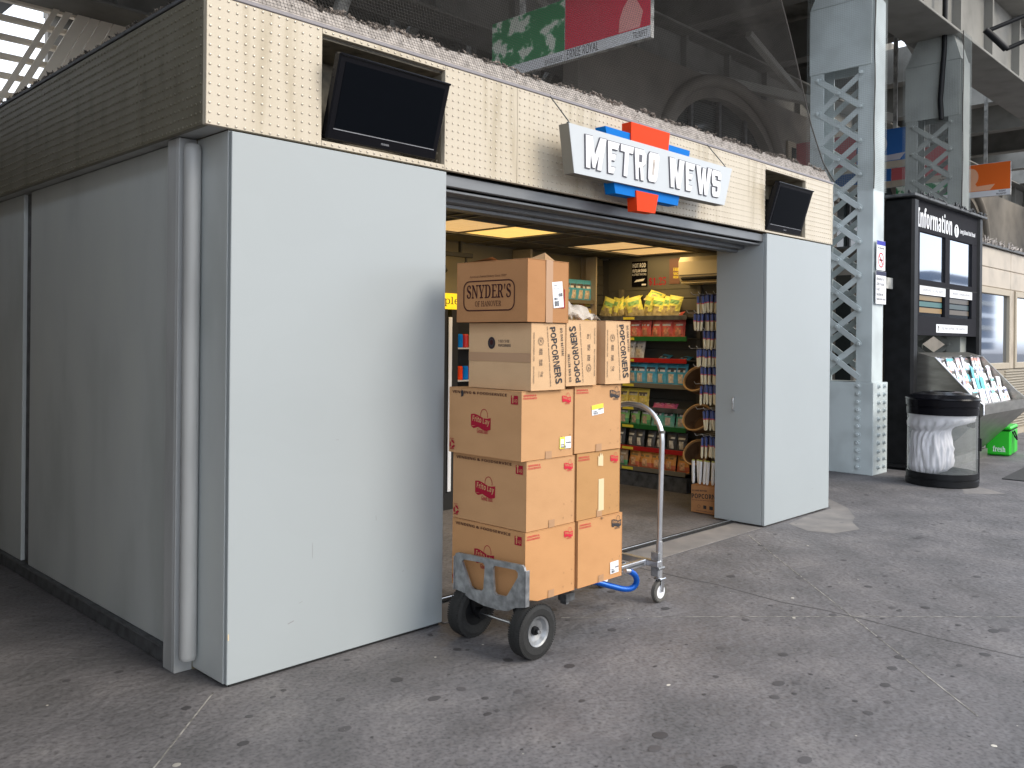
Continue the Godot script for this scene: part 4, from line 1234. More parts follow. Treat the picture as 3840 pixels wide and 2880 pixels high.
# ---------- cartons ----------
func carton(label: String, lo: Vector3, hi: Vector3, m: Material, turn := 0.0) -> Node3D:
	var c := V((lo.x + hi.x) * 0.5, lo.y, (lo.z + hi.z) * 0.5)
	var o := thing("carton", label, "carton", c, turn, "cartons stacked on the hand truck")
	var w := (hi.x - lo.x) * 0.5; var h := hi.y - lo.y; var d := (hi.z - lo.z) * 0.5
	o.set_meta("half", V(w, h, d))
	# four walls with a slight bulge, flaps above
	var b := MB.new()
	var gu := 6; var gv := 5
	for s in 4:
		var ux := [Vector3.RIGHT, Vector3.FORWARD, Vector3.LEFT, Vector3.BACK][s] as Vector3
		var nx := [Vector3.BACK, Vector3.RIGHT, Vector3.FORWARD, Vector3.LEFT][s] as Vector3
		var hw := w if s % 2 == 0 else d
		var hn := d if s % 2 == 0 else w
		for i in gu:
			for j in gv:
				var q := []
				for e in [[i, j], [i + 1, j], [i + 1, j + 1], [i, j + 1]]:
					var u: float = -1.0 + 2.0 * e[0] / gu; var t: float = e[1] / float(gv)
					var bulge: float = 0.004 * (1 - u * u) * sin(t * PI)
					var p: Vector3 = ux * (u * (hw - 0.0012)) + Vector3.UP * (0.001 + t * (h - 0.002)) + nx * (hn + bulge * 0.6 - 0.0022)
					q.append([p, (nx + ux * (u * 0.012) + Vector3.UP * (0.02 * (t - 0.5))).normalized()])
				b.tri(q[0][0], q[1][0], q[2][0], q[0][1], q[1][1], q[2][1])
				b.tri(q[0][0], q[2][0], q[3][0], q[0][1], q[2][1], q[3][1])
	b.quad(V(-w, 0.001, -d), V(w, 0.001, -d), V(w, 0.001, d), V(-w, 0.001, d), Vector3.DOWN)
	part("body", b, m, o)
	for s in [-1.0, 1.0]:
		b = MB.new(); b.box(V(minf(s * 0.001, s * w), h - 0.0035, -d), V(maxf(s * 0.001, s * w), h, d), 0.0014); part("flap", b, m, o)
	for sx in [-1.0, 1.0]:
		for sz in [-1.0, 1.0]:
			b = MB.new(); b.box(V(sx * (w - 0.0016) - 0.0012, 0.002, sz * (d - 0.0016) - 0.0012), V(sx * (w - 0.0016) + 0.0012, h - 0.004, sz * (d - 0.0016) + 0.0012), 0.0007); part("corner_edge", b, m, o)
	return o
func lf(o: Node3D) -> Transform3D:
	var h: Vector3 = o.get_meta("half")
	return face_left(-h.x - 0.0012, 0, -h.z)
func ff(o: Node3D) -> Transform3D:
	var h: Vector3 = o.get_meta("half")
	return face_front(-h.x, 0, h.z + 0.0012)
func sc(t: Transform3D, z: float) -> Transform3D: return t * Transform3D(Basis(), V(0, 0, z))

func ribbon_logo(o: Node3D, f: Transform3D, u: float, w: float, s: float, ink: Material, paper: Material) -> void:
	# waving ribbon with a sun arc over it, lettering knocked out, script line below; s = width
	var b := MB.new()
	var top := []; var bot := []
	for i in 13:
		var t := i / 12.0
		var y := 0.05 * sin(t * TAU * 0.95 + 0.4) - 0.06 * t
		top.append(Vector2(u + (t - 0.5) * s, w + (y + 0.20) * s))
		bot.append(Vector2(u + (t - 0.5) * s * 0.99, w + (y - 0.21) * s))
	bot.reverse()
	var pl := PackedVector2Array(top + bot)
	plate(b, f, pl, 0, 0)
	plate(b, f, P([u - 0.5 * s, w - 0.20 * s, u - 0.35 * s, w - 0.27 * s, u - 0.08 * s, w - 0.19 * s, u - 0.2 * s, w - 0.17 * s]), 0, 0)
	ringpoly(b, sc(f, 0.0002), u + 0.17 * s, w + 0.20 * s, 0.19 * s, 0.24 * s, 0.024 * s, 0.0, -0.25, PI + 0.15, 18)
	part("logo", b, ink, o)
	b = MB.new(); text(b, "Frito Lay", "Droid Sans", 700, sc(f, 0.0005), u - 0.43 * s, w - 0.07 * s, 0.27 * s, 0.86 * s, -0.12); part("lettering", b, paper, o)
	b = MB.new(); text(b, "Good fun!", "Droid Serif", 700, sc(f, 0.0003), u - 0.18 * s, w - 0.42 * s, 0.17 * s, 0.56 * s, 0.0); part("lettering", b, ink, o)

func big_carton(label: String, lo: Vector3, hi: Vector3, m: Material, left_print: bool, front: int, turn := 0.0) -> Node3D:
	var o := carton(label, lo, hi, m, turn)
	var h: Vector3 = o.get_meta("half")
	var W := h.x * 2; var H := h.y; var D := h.z * 2
	var b: MB
	if left_print:
		var f := lf(o)
		b = MB.new()
		text(b, "VENDING & FOODSERVICE", "Droid Sans", 700, f, 0.05 * D, 0.915 * H, 0.013, 0.76 * D)
		part("lettering", b, mats.ink_plum, o)
		b = MB.new(); plate(b, f, rect(0.865 * D, 0.81 * H, 0.955 * D, 0.935 * H), 0, 0); plate(b, f, rect(0.02 * D, 0.055 * H, 0.08 * D, 0.065 * H), 0, 0)
		for i in 3:   # three bent recycling arrows
			var a := TAU * i / 3.0 + 0.3
			var c := Vector2(0.052 * D, 0.125 * H)
			var p := func(r: float, t: float) -> Vector2: return c + Vector2(cos(t), sin(t)) * r
			plate(b, f, PackedVector2Array([p.call(0.020, a), p.call(0.021, a + 0.8), p.call(0.024, a + 1.5), p.call(0.013, a + 1.7), p.call(0.010, a + 0.8), p.call(0.010, a)]), 0, 0)
		text(b, "PLEASE", "Droid Sans", 700, f, 0.022 * D, 0.20 * H, 0.006, 0.05 * D); text(b, "RECYCLE", "Droid Sans", 700, f, 0.022 * D, 0.045 * H, 0.006, 0.05 * D)
		part("print", b, mats.ink_red, o)
		b = MB.new(); text(b, "up", "Droid Sans", 400, sc(f, 0.0003), 0.905 * D, 0.825 * H, 0.020, 0.022)
		plate(b, sc(f, 0.0003), P([0.883 * D, 0.825 * H, 0.895 * D, 0.825 * H, 0.895 * D, 0.91 * H, 0.905 * D, 0.91 * H, 0.889 * D, 0.965 * H, 0.873 * D, 0.91 * H, 0.883 * D, 0.91 * H]), 0, 0)
		part("lettering", b, m, o)
		ribbon_logo(o, f, 0.46 * D, 0.52 * H, 0.142, mats.ink_red, m)
	var f2 := ff(o)
	b = MB.new()
	text(b, "VENDING &", "Droid Sans", 700, f2, 0.03 * W, 0.925 * H, 0.0085, 0.24 * W)
	text(b, "FOODSERVICE", "Droid Sans", 700, f2, 0.03 * W, 0.885 * H, 0.0085, 0.25 * W)
	part("lettering", b, mats.ink_pink, o)
	ribbon_logo(o, f2, 0.855 * W, 0.862 * H, 0.066 if front != 2 else 0.082, mats.ink_pink if front != 2 else mats.ink_black, m)
	b = MB.new(); b.xf = sc(f2, -0.0004); b.prism(rect(0.45 * W, 0.0, 0.57 * W, 0.11 * H), 0, 0.0006); part("tape", b, mats.tape, o)
	b = MB.new()
	for q in [[0.76, 0.29], [0.93, 0.31], [0.75, 0.09], [0.93, 0.1]]:
		plate(b, f2, rect(q[0] * W, q[1] * H, q[0] * W + 0.004, q[1] * H + 0.007), 0, 0)
	part("staple_marks", b, mats.card_edge, o)
	return o

func shipping_label(o: Node3D, u: float, w: float, wd: float, ht: float, ang: float, kind: int) -> void:
	var f := ff(o) * Transform3D(Basis(Vector3.BACK, ang), V(u, w, 0.0004))
	var b := MB.new(); plate(b, f, rect(0, 0, wd, ht), 0, 0.0006)
	var lb := part("label", b, mats.label_white, o)
	b = MB.new()
	if kind == 1: plate(b, sc(f, 0.0009), rect(0, 0, wd * 0.46, ht), 0, 0)
	if kind == 2: plate(b, sc(f, 0.0009), rect(0, ht * 0.55, wd, ht), 0, 0)
	if kind > 0 and kind < 3: part("colour_field", b, mats.label_yellow, lb)
	if kind == 1:
		b = MB.new(); plate(b, sc(f, 0.0012), rect(wd * 0.08, ht * 0.12, wd * 0.36, ht * 0.82), 0, 0); part("inset", b, mats.label_white, lb)
	b = MB.new()
	var rr := RandomNumberGenerator.new(); rr.seed = int(u * 1000)
	for g in [[0.12, 0.06, 0.52, 0.26], [0.55, 0.42, 0.95, 0.55], [0.10, 0.30, 0.42, 0.40]]:
		var x: float = g[0] * wd
		while x < g[2] * wd:
			var t := wd * rr.randf_range(0.008, 0.03)
			plate(b, sc(f, 0.0015), rect(x, g[1] * ht, x + t, g[3] * ht), 0, 0)
			x += t + wd * rr.randf_range(0.015, 0.03)
	if kind == 0:
		text(b, "25482", "Droid Sans", 400, sc(f, 0.0015), wd * 0.1, ht * 0.84, ht * 0.06)
		text(b, "SNYD 1.5Z PRETZEL CT", "Droid Sans", 400, sc(f, 0.0015), wd * 0.1, ht * 0.73, ht * 0.035, wd * 0.8)
	part("bar_code", b, mats.ink_black, lb)

func pop_print(o: Node3D, flip: bool, k := 1.0) -> void:
	var h: Vector3 = o.get_meta("half")
	var W := h.x * 2; var H := h.y
	var f := ff(o)
	if flip: f = f * Transform3D(Basis(Vector3.BACK, PI), V(W, H, 0))
	var dn := -PI / 2
	var b := MB.new()
	var x := 0.0
	var word := "POPCORNERS"
	var sizes := [1.0, 1.0, 1.0, 1.25, 1.25, 1.2, 1.25, 1.2, 1.2, 1.2]
	var total := 0.86 * H
	var y := 0.94 * H
	var step := total / 10.0
	for i in 10:
		var t := i / 9.0
		var sz := 0.042 * lerpf(0.9, 1.15, t)
		text(b, word[i], "Droid Sans", 700, f, 0.50 * W + 0.20 * W * t + (0.006 if i < 3 else 0.0), y, sz, step * 0.92, dn + 0.10)
		y -= step
	text(b, "DO ONE BETTER!", "Droid Sans", 700, f, 0.83 * W, 0.93 * H, 0.015, 0.42 * H, dn + 0.10)
	text(b, "THE CRUNCHY AND WHOLESOME POPPED-CORN SNACK", "Droid Sans", 700, f, 0.435 * W, 0.95 * H, 0.0065, 0.90 * H, dn + 0.10)
	text(b, "WWW.POPCORNERS.COM", "Droid Sans", 700, f, 0.06 * W, 0.86 * H, 0.0068, 0.42 * H, dn)
	text(b, "@POPCORNERS", "Droid Sans", 700, f, 0.06 * W, 0.36 * H, 0.0068, 0.25 * H, dn)
	ringpoly(b, f, 0.27 * W, 0.73 * H, 0.016, 0.016, 0.002, 0)
	ringpoly(b, f, 0.27 * W, 0.73 * H, 0.021, 0.021, 0.001, 0)
	text(b, "GF", "Droid Sans", 700, f, 0.245 * W, 0.755 * H, 0.011, 0.014, dn)
	for q in [[0.62, "NEVER", "FRIED"], [0.46, "NON-GMO", "CORN"]]:
		text(b, q[1], "Droid Sans", 700, f, 0.275 * W, q[0] * H, 0.010, 0.09 * H, dn); text(b, q[2], "Droid Sans", 700, f, 0.225 * W, q[0] * H, 0.010, 0.09 * H, dn)
	text(b, "0g", "Droid Sans", 400, f, 0.26 * W, 0.28 * H, 0.019, 0.024, dn)
	text(b, "TRANS FAT", "Droid Sans", 400, f, 0.21 * W, 0.29 * H, 0.005, 0.03, dn)
	part("lettering", b, mats.ink_black, o)

func make_boxes() -> void:
	var o := big_carton("bottom left carton on the hand truck, partly behind the metal toe plate", V(1.186, 0.245, 0.105), V(1.550, 0.584, 0.622), mats.card_bounce_tint, true, 1)
	o = big_carton("middle carton of the left stack, with red ribbon logo on both faces", V(1.188, 0.586, 0.105), V(1.546, 0.921, 0.620), mats.card_tan, true, 1, 0.008)
	o = big_carton("third carton up of the left stack, with yellow and white shipping label", V(1.156, 0.923, 0.104), V(1.530, 1.255, 0.620), mats.card_tan, true, 1, -0.006)
	shipping_label(o, 0.27, 0.04, 0.085, 0.058, 0.0, 1)
	var b := MB.new(); plate(b, sc(lf(o), 0.0006), P([0.092, 0.285, 0.10, 0.288, 0.108, 0.29, 0.112, 0.305, 0.106, 0.32, 0.10, 0.318, 0.097, 0.327, 0.093, 0.312]), 0, 0); part("scuff", b, mats.ink_black, o)
	o = big_carton("bottom right carton with black ribbon logo and white bar code label", V(1.573, 0.245, 0.15), V(1.940, 0.583, 0.622), mats.card_bounce_tint, false, 2)
	shipping_label(o, 0.265, 0.025, 0.07, 0.062, 0.03, 3)
	b = MB.new(); b.box(V(0.0, 0.325, 0.2355), V(0.016, 0.338, 0.240), 0.002); part("torn_tape", b, mats.card_edge, o)
	o = big_carton("middle right carton of darker board with a long pale tape strip", V(1.563, 0.585, 0.15), V(1.924, 0.926, 0.615), mats.card_old, false, 1, 0.01)
	b = MB.new(); b.xf = sc(ff(o), 0.0004); b.prism(rect(0.175, 0.03, 0.22, 0.195), 0, 0.0006); b.prism(P([0.17, 0.265, 0.212, 0.26, 0.212, 0.31, 0.2, 0.33, 0.195, 0.315, 0.188, 0.332, 0.18, 0.31, 0.17, 0.318]), 0, 0.0006); part("tape", b, mats.label_cream, o)
	o = big_carton("third carton up of the right stack, with black ribbon logo and small yellow label", V(1.540, 0.928, 0.15), V(1.918, 1.268, 0.622), mats.card_tan, false, 2, -0.006)
	shipping_label(o, 0.135, 0.185, 0.095, 0.052, 0.10, 2)
	# smaller cartons on top
	o = carton("popcorn snack carton with round seal on its side, under the topmost carton", V(1.192, 1.257, 0.21), V(1.440, 1.580, 0.642), mats.card_pop)
	pop_print(o, false)
	b = MB.new(); plate(b, lf(o), ellipse(0.165, 0.225, 0.026, 0.030, 24), 0, 0)
	text(b, "1 OZ / 5 OZ", "Droid Sans", 700, lf(o), 0.212, 0.228, 0.013, 0.075); text(b, "POPCORNERS", "Droid Sans", 700, lf(o), 0.212, 0.207, 0.013, 0.085)
	part("lettering", b, mats.ink_black, o)
	b = MB.new(); ringpoly(b, sc(lf(o), 0.0004), 0.165, 0.225, 0.021, 0.024, 0.003, 0); plate(b, sc(lf(o), 0.0004), ellipse(0.165, 0.228, 0.012, 0.014, 12), 0, 0); part("seal", b, mats.ink_plum, o)
	b = MB.new(); b.xf = sc(lf(o), 0.0003); b.prism(rect(0.002, 0.135, 0.43, 0.178), 0, 0.0007); part("tape", b, mats.tape, o)
	o = carton("popcorn snack carton in the middle of its row, lettering upside down to its neighbours", V(1.447, 1.271, 0.22), V(1.686, 1.600, 0.640), mats.card_pop)
	pop_print(o, true)
	o = carton("popcorn snack carton at the outer end of its row, clear of the topmost carton", V(1.755, 1.272, 0.2), V(1.969, 1.602, 0.642), mats.card_pop)
	pop_print(o, false)
	o = carton("topmost brown pretzel carton with framed dark lettering and white shipping label", V(1.148, 1.583, 0.165), V(1.447, 1.882, 0.652), mats.card_brown, 0.012)
	var f := lf(o)
	b = MB.new()
	var fr := roundrect(0.05, 0.055, 0.405, 0.205, 0.04)
	var fi := roundrect(0.056, 0.061, 0.399, 0.199, 0.035)
	plate(b, f, fr, 0, 0, fi)
	text(b, "SNYDER'S", "Droid Serif", 700, f, 0.075, 0.118, 0.066, 0.305); text(b, "OF HANOVER", "Droid Serif", 400, f, 0.135, 0.078, 0.026, 0.18)
	text(b, "America's Pretzel Bakery Since 1909*", "Droid Serif", 400, f, 0.095, 0.217, 0.014, 0.255)
	part("lettering", b, mats.ink_plum, o)
	shipping_label(o, 0.185, 0.07, 0.075, 0.125, 0.11, 0)
	b = MB.new(); b.xf = sc(ff(o), 0.0003); b.prism(rect(0.128, 0.0, 0.178, 0.299), 0, 0.0006); part("tape", b, mats.tape, o)
	b = MB.new(); plate(b, ff(o), rect(0.262, 0.075, 0.268, 0.165), 0, 0); plate(b, ff(o), rect(0.2, 0.072, 0.268, 0.075), 0, 0); part("print", b, mats.ink_red, o)
	# torn flaps on its top
	b = MB.new(); b.flat(V(0.02, 0.301, 0.20), V(0.11, 0.303, 0.19), V(0.13, 0.355, 0.10), V(0, 0.2, 1)); b.flat(V(0.02, 0.300, 0.20), V(0.13, 0.354, 0.10), V(0.03, 0.301, 0.02), V(0, 0.2, 1))
	b.flat(V(-0.12, 0.301, -0.2), V(-0.14, 0.318, 0.0), V(-0.02, 0.302, -0.05), V(0, 1, 0)); part("torn_flap", b, mats.card_inside, o)
	# crumpled clear wrap behind the row of small cartons
	b = MB.new()
	var g := []
	for i in 13:
		var row := []
		for j in 9: row.append(V(i * 0.024 - 0.14 + rng.randf_range(-0.01, 0.01), maxf(0.0, 0.075 * sin(PI * j / 8.0) * sin(PI * i / 12.0) + rng.randf_range(-0.02, 0.03)), j * 0.022 - 0.09 + rng.randf_range(-0.01, 0.01)))
		g.append(row)
	b.grid(g)
	m_wrap()
	tag(part("plastic_wrap", b, mats.wrap, self, V(1.64, 1.603, 0.50)), "crumpled clear plastic wrap lying on the small popcorn cartons", "wrapping")

# ---------- inside the kiosk ----------
func bag_mesh(w: float, h: float, t: float, paint: Callable, sd: int) -> ArrayMesh:
	# a pillow bag standing on its lower seam; its front looks to -x
	var r := RandomNumberGenerator.new(); r.seed = sd
	var b := MB.new()
	var nu := 7; var nv := 10
	for side in [-1.0, 1.0]:
		var pts := []
		for i in nu + 1:
			var row := []
			for j in nv + 1:
				var u := i / float(nu); var v := j / float(nv)
				var th := t * 0.5 * pow(maxf(0.0, sin(u * PI)), 0.6) * pow(maxf(0.0, sin(clampf((v - 0.05) / 0.9, 0, 1) * PI)), 0.5)
				th *= r.randf_range(0.82, 1.12)
				var pinch := 1.0 - 0.06 * sin(v * PI)
				row.append(V(side * th + r.randf_range(-0.002, 0.002), v * h, (u - 0.5) * w * pinch + r.randf_range(-0.002, 0.002)))
			pts.append(row)
		for i in nu:
			for j in nv:
				b.col = paint.call((i + 0.5) / nu, (j + 0.5) / nv, side < 0.0, r)
				var out := Vector3(side, 0, 0)
				b.flat(pts[i][j], pts[i + 1][j], pts[i + 1][j + 1], out)
				b.flat(pts[i][j], pts[i + 1][j + 1], pts[i][j + 1], out)
	return b.mesh()
func bag_paint(base: Color, band: Color, word: Color, food: Color, low: Color) -> Callable:
	return func(u: float, v: float, front: bool, r: RandomNumberGenerator) -> Color:
		if not front: return base
		if v > 0.92: return base * 0.9
		if v > 0.58 and v < 0.80 and u > 0.1 and u < 0.9: return word if (v > 0.64 and v < 0.74 and r.randf() > 0.25) else band
		if v < 0.52 and v > 0.12 and absf(u - 0.5) < 0.3 - 0.3 * absf(v - 0.3): return food * r.randf_range(0.7, 1.2)
		if v < 0.3: return low
		return base

func make_interior() -> void:
	# lamps in the ceiling
	var i := 0
	for q in [[2.57, 3.15, true, "left ceiling lamp of the pair nearer the shutter, dim lens"], [3.15, 3.74, true, "brightest yellow ceiling lamp, right one of the nearer pair"], [4.56, 5.13, false, "ceiling lamp over the shelves, left one of the farther pair"], [5.13, 5.72, false, "ceiling lamp over the shelves, right one of the farther pair"]]:
		var o := thing("ceiling_lamp", q[3], "ceiling lamp", V((q[0] + q[1]) * 0.5, 2.40, -1.705), 0.0, "ceiling lamps in the kiosk")
		var hw: float = (q[1] - q[0]) * 0.5 - 0.014; var hd := 0.33
		var b := MB.new(); b.box(V(-hw, 0.02, -hd), V(hw, 0.09, hd)); part("housing", b, mats.ceiling_tile, o)
		for a in 3:
			for c in 3:
				b = MB.new()
				b.box(V(-hw + 2 * hw * a / 3.0 + 0.004, 0.004, -hd + 2 * hd * c / 3.0 + 0.004), V(-hw + 2 * hw * (a + 1) / 3.0 - 0.004, 0.012, -hd + 2 * hd * (c + 1) / 3.0 - 0.004), 0.003)
				part("lamp_lens", b, mats.lamp_warm if i == 1 else mats.lamp_weak, o)
		var l := AreaLight3D.new(); l.name = "lamp_light"
		l.area_size = Vector2(hw * 2, hd * 2)
		l.light_color = Color(1.0, 0.85, 0.60)
		l.light_energy = 0.17
		l.shadow_enabled = true
		l.area_range = 8.0
		l.rotation.x = -PI / 2
		l.position = V(0, -0.004, 0)
		o.add_child(l)
		i += 1
	# shelf unit along the right wall
	var sh := thing("shelf_unit", "tall snack shelf unit along the kiosk's right wall with coloured price rails", "shelf unit")
	var levels := [[1.752, "dark_trim"], [1.540, "rail_green"], [1.320, "rail_red"], [1.064, "shelf_paint"], [0.825, "dark_trim"], [0.640, "rail_green"], [0.413, "rail_red"], [0.205, "shelf_paint"]]
	mat("rail_green", lin(0.012, 0.13, 0.03), 0.45); mat("rail_red", lin(0.42, 0.012, 0.012), 0.45)
	var b := MB.new()
	for lv in levels:
		b = MB.new(); b.box(V(5.508, lv[0] - 0.025, -2.45), V(5.79, lv[0] - 0.012, -1.30), 0.002); var s := part("shelf", b, mats.shelf_paint, sh)
		b = MB.new(); b.box(V(5.496, lv[0] - 0.042, -2.45), V(5.507, lv[0] + 0.004, -1.30), 0.002); part("price_rail", b, mats[lv[1]], s)
		for zz in [-2.0, -1.98]:
			if zz == -1.98: continue
			b = MB.new(); b.box(V(5.4925, lv[0] - 0.034, zz - 0.07), V(5.4955, lv[0] - 0.008, zz + 0.07)); part("price_strip", b, mats.label_yellow, s)
	b = MB.new(); b.box(V(5.52, 0.0, -2.45), V(5.79, 0.15, -1.30)); part("kick_plate", b, mats.dark_trim, sh)
	for z in [-2.30, -1.32]:
		b = MB.new(); b.box(V(5.74, 0.15, z - 0.02), V(5.785, 2.05, z + 0.02)); part("upright", b, mats.shelf_paint, sh)
	for k in 15:
		b = MB.new(); b.box(V(5.792, 0.25 + k * 0.13, -2.5), V(5.808, 0.37 + k * 0.13, -0.5), 0.003); part("slat", b, mats.slatwall, sh)
	# bags: row, spots, size, colours
	var Y := lin(0.75, 0.66, 0.02); var white := lin(0.75, 0.72, 0.66)
	var P_ := {
		"yellow": [bag_paint(lin(0.72, 0.66, 0.03), lin(0.06, 0.22, 0.03), lin(0.08, 0.25, 0.03), lin(0.30, 0.20, 0.05), lin(0.28, 0.2, 0.06)), 0.15, 0.185],
		"red": [bag_paint(lin(0.50, 0.02, 0.015), lin(0.45, 0.03, 0.02), white, lin(0.42, 0.08, 0.035), lin(0.45, 0.025, 0.015)), 0.125, 0.17],
		"silver": [bag_paint(lin(0.42, 0.40, 0.35), lin(0.40, 0.38, 0.33), lin(0.05, 0.05, 0.05), lin(0.55, 0.42, 0.25), lin(0.42, 0.40, 0.35)), 0.12, 0.165],
		"crimson": [bag_paint(lin(0.45, 0.015, 0.015), lin(0.01, 0.01, 0.01), white, lin(0.55, 0.26, 0.12), lin(0.42, 0.02, 0.02)), 0.12, 0.185],
		"blue": [bag_paint(lin(0.012, 0.17, 0.36), lin(0.01, 0.01, 0.012), white, lin(0.55, 0.38, 0.22), lin(0.02, 0.2, 0.42)), 0.125, 0.19],
		"gold": [bag_paint(lin(0.62, 0.36, 0.015), lin(0.02, 0.015, 0.01), lin(0.35, 0.25, 0.1), lin(0.62, 0.36, 0.04), lin(0.62, 0.36, 0.02)), 0.125, 0.165],
		"pink": [bag_paint(lin(0.45, 0.02, 0.08), lin(0.05, 0.01, 0.01), lin(0.4, 0.2, 0.2), lin(0.4, 0.03, 0.07), lin(0.4, 0.02, 0.07)), 0.13, 0.08],
		"green": [bag_paint(lin(0.09, 0.36, 0.03), lin(0.01, 0.012, 0.01), white, lin(0.50, 0.26, 0.10), lin(0.02, 0.18, 0.03)), 0.12, 0.165],
		"teal": [bag_paint(lin(0.03, 0.26, 0.14), lin(0.01, 0.012, 0.01), white, lin(0.55, 0.32, 0.18), lin(0.06, 0.32, 0.20)), 0.125, 0.165],
		"black": [bag_paint(lin(0.012, 0.011, 0.010), lin(0.02, 0.015, 0.01), lin(0.58, 0.48, 0.28), lin(0.55, 0.46, 0.28), lin(0.012, 0.011, 0.01)), 0.10, 0.165],
		"brown": [bag_paint(lin(0.20, 0.09, 0.03), lin(0.3, 0.12, 0.04), lin(0.55, 0.35, 0.15), lin(0.45, 0.36, 0.25), lin(0.02, 0.16, 0.03)), 0.13, 0.165],
		"orange": [bag_paint(lin(0.72, 0.12, 0.01), lin(0.65, 0.12, 0.01), lin(0.12, 0.05, 0.01), lin(0.70, 0.2, 0.05), lin(0.42, 0.03, 0.01)), 0.14, 0.165]}
	var words := {"yellow": "yellow and green", "red": "bright red", "silver": "silvery white", "crimson": "dark red", "blue": "blue", "gold": "golden yellow", "pink": "pink flat", "green": "leaf green", "teal": "teal green", "black": "black and cream", "brown": "brown and green", "orange": "orange"}
	var protos := {}
	var put_bag := func(kind: String, at: Vector3, e: Vector3, label: String, group: String) -> void:
		var kk := kind + str(rng.randi() % 3)
		if not protos.has(kk):
			protos[kk] = bag_mesh(P_[kind][1], P_[kind][2], 0.05, P_[kind][0], kk.hash() % 10000)
		var o := part("snack_bag", protos[kk], mats.pack, self, at)
		o.rotation = e
		o.scale = V(1.15, 1.16, 1.12)
		tag(o, label, "snack bag", group)
	var rows := [
		[0, [["yellow", -2.36, -1.52, 9]]],
		[1, [["red", -2.38, -1.44, 8]]],
		[2, [["silver", -2.28, -1.92, 4]]],
		[3, [["crimson", -2.38, -2.14, 3], ["blue", -2.0, -1.40, 6]]],
		[4, [["gold", -2.38, -1.86, 5], ["pink", -1.66, -1.52, 2]]],
		[5, [["green", -2.38, -1.82, 5], ["teal", -1.68, -1.40, 3]]],
		[6, [["black", -2.38, -1.38, 9]]],
		[7, [["brown", -2.38, -2.10, 3], ["orange", -1.96, -1.38, 5]]]]
	var rown := ["top shelf", "second shelf down", "third shelf down", "fourth shelf down", "fifth shelf down", "third lowest shelf", "second lowest shelf", "bottom shelf"]
	for rw in rows:
		for run in rw[1]:
			var n: int = run[3]
			for k in n:
				var z: float = lerpf(run[1], run[2], k / float(maxi(1, n - 1)))
				var kind: String = run[0]
				var e := V(0, rng.randf_range(-0.2, 0.2), -0.16 + rng.randf_range(-0.08, 0.08))
				if kind == "yellow": e = V(rng.randf_range(-0.5, 0.5), rng.randf_range(-0.5, 0.5), rng.randf_range(-0.45, 0.0))
				if kind == "pink": e = V(0, 0.3, -1.0)
				put_bag.call(kind, V(5.555 + rng.randf_range(-0.012, 0.012), levels[rw[0]][0] - 0.008, z + rng.randf_range(-0.012, 0.012)), e, "%s snack bag on %s, %s of its colour from left" % [words[kind], rown[rw[0]], nth(k)], words[kind] + " snack bags on the wall shelf")
	# bags lying on top of the rows or behind
	var j := 0
	for q in [["yellow", 1.89, -2.05, 1.2], ["yellow", 1.90, -1.80, 1.0], ["yellow", 1.87, -1.66, 1.4], ["red", 1.70, -1.52, 1.1], ["crimson", 1.235, -2.10, 0.8], ["blue", 1.24, -1.75, 1.0], ["blue", 1.245, -1.52, 1.1]]:
		put_bag.call(q[0], V(5.60, q[1], q[2]), V(rng.randf_range(-0.4, 0.4), rng.randf_range(-0.4, 0.4), -q[3]), ["left yellow", "middle yellow", "right yellow", "lone bright red", "lone dark red", "left blue", "right blue"][j] + " snack bag lying flat on top of the row of its own colour", "snack bags lying loose on the shelves")
		j += 1
	# hanging sticks on a peg rack
	var rack := thing("peg_rack", "peg rack of hanging snack sticks just inside the right jamb", "rack")
	b = MB.new(); b.box(V(5.22, 0.25, -0.80), V(5.25, 2.0, -0.06), 0.004); part("back_board", b, mats.slatwall, rack)
	b = MB.new(); b.box(V(5.05, 0.0, -0.80), V(5.25, 0.249, -0.06)); part("foot", b, mats.dark_trim, rack)
	var tops := [1.899, 1.737, 1.584, 1.426, 1.269, 1.116, 0.897, 0.667]
	var lows := [1.745, 1.592, 1.429, 1.278, 1.121, 0.948, 0.729, 0.488]
	var lefts := [-0.736, -0.777, -0.68, -0.749, -0.704, -0.693, -0.675, -0.685]
	var stick_mesh := func(h: float, top: Color, mid: Color, low: Color, seal: Color) -> ArrayMesh:
		var m := MB.new()
		for st in [[0.0, 0.10, low, 0.3], [0.10, 0.55, low, 1.0], [0.55, 0.61, mid, 1.0], [0.61, 0.95, top, 1.0], [0.95, 1.0, seal, 0.5]]:
			m.col = st[2]
			var y0: float = -h * (1.0 - st[0]); var y1: float = -h * (1.0 - st[1])
			for k in 10:
				var a0 := TAU * k / 10.0; var a1 := TAU * (k + 1) / 10.0
				var r0 := 0.0118; var r1 := 0.0118
				if st[0] == 0.0: r0 = 0.006
				if st[1] == 1.0: r1 = 0.008
				m.tri(V(cos(a0) * r0 * 0.7, y0, sin(a0) * r0), V(cos(a1) * r0 * 0.7, y0, sin(a1) * r0), V(cos(a1) * r1 * 0.7, y1, sin(a1) * r1), V(cos(a0), 0, sin(a0)), V(cos(a1), 0, sin(a1)), V(cos(a1), 0, sin(a1)))
				m.tri(V(cos(a0) * r0 * 0.7, y0, sin(a0) * r0), V(cos(a1) * r1 * 0.7, y1, sin(a1) * r1), V(cos(a0) * r1 * 0.7, y1, sin(a0) * r1), V(cos(a0), 0, sin(a0)), V(cos(a1), 0, sin(a1)), V(cos(a0), 0, sin(a0)))
				if k in [4, 5] and st[0] > 0.05: 
					m.col = st[2].lerp(lin(0.5, 0.5, 0.55), 0.12)  # paler strip painted as a highlight down the stick
				else: m.col = st[2]
		return m.mesh()
	mat("stick_card", lin(0.006, 0.01, 0.05), 0.6)
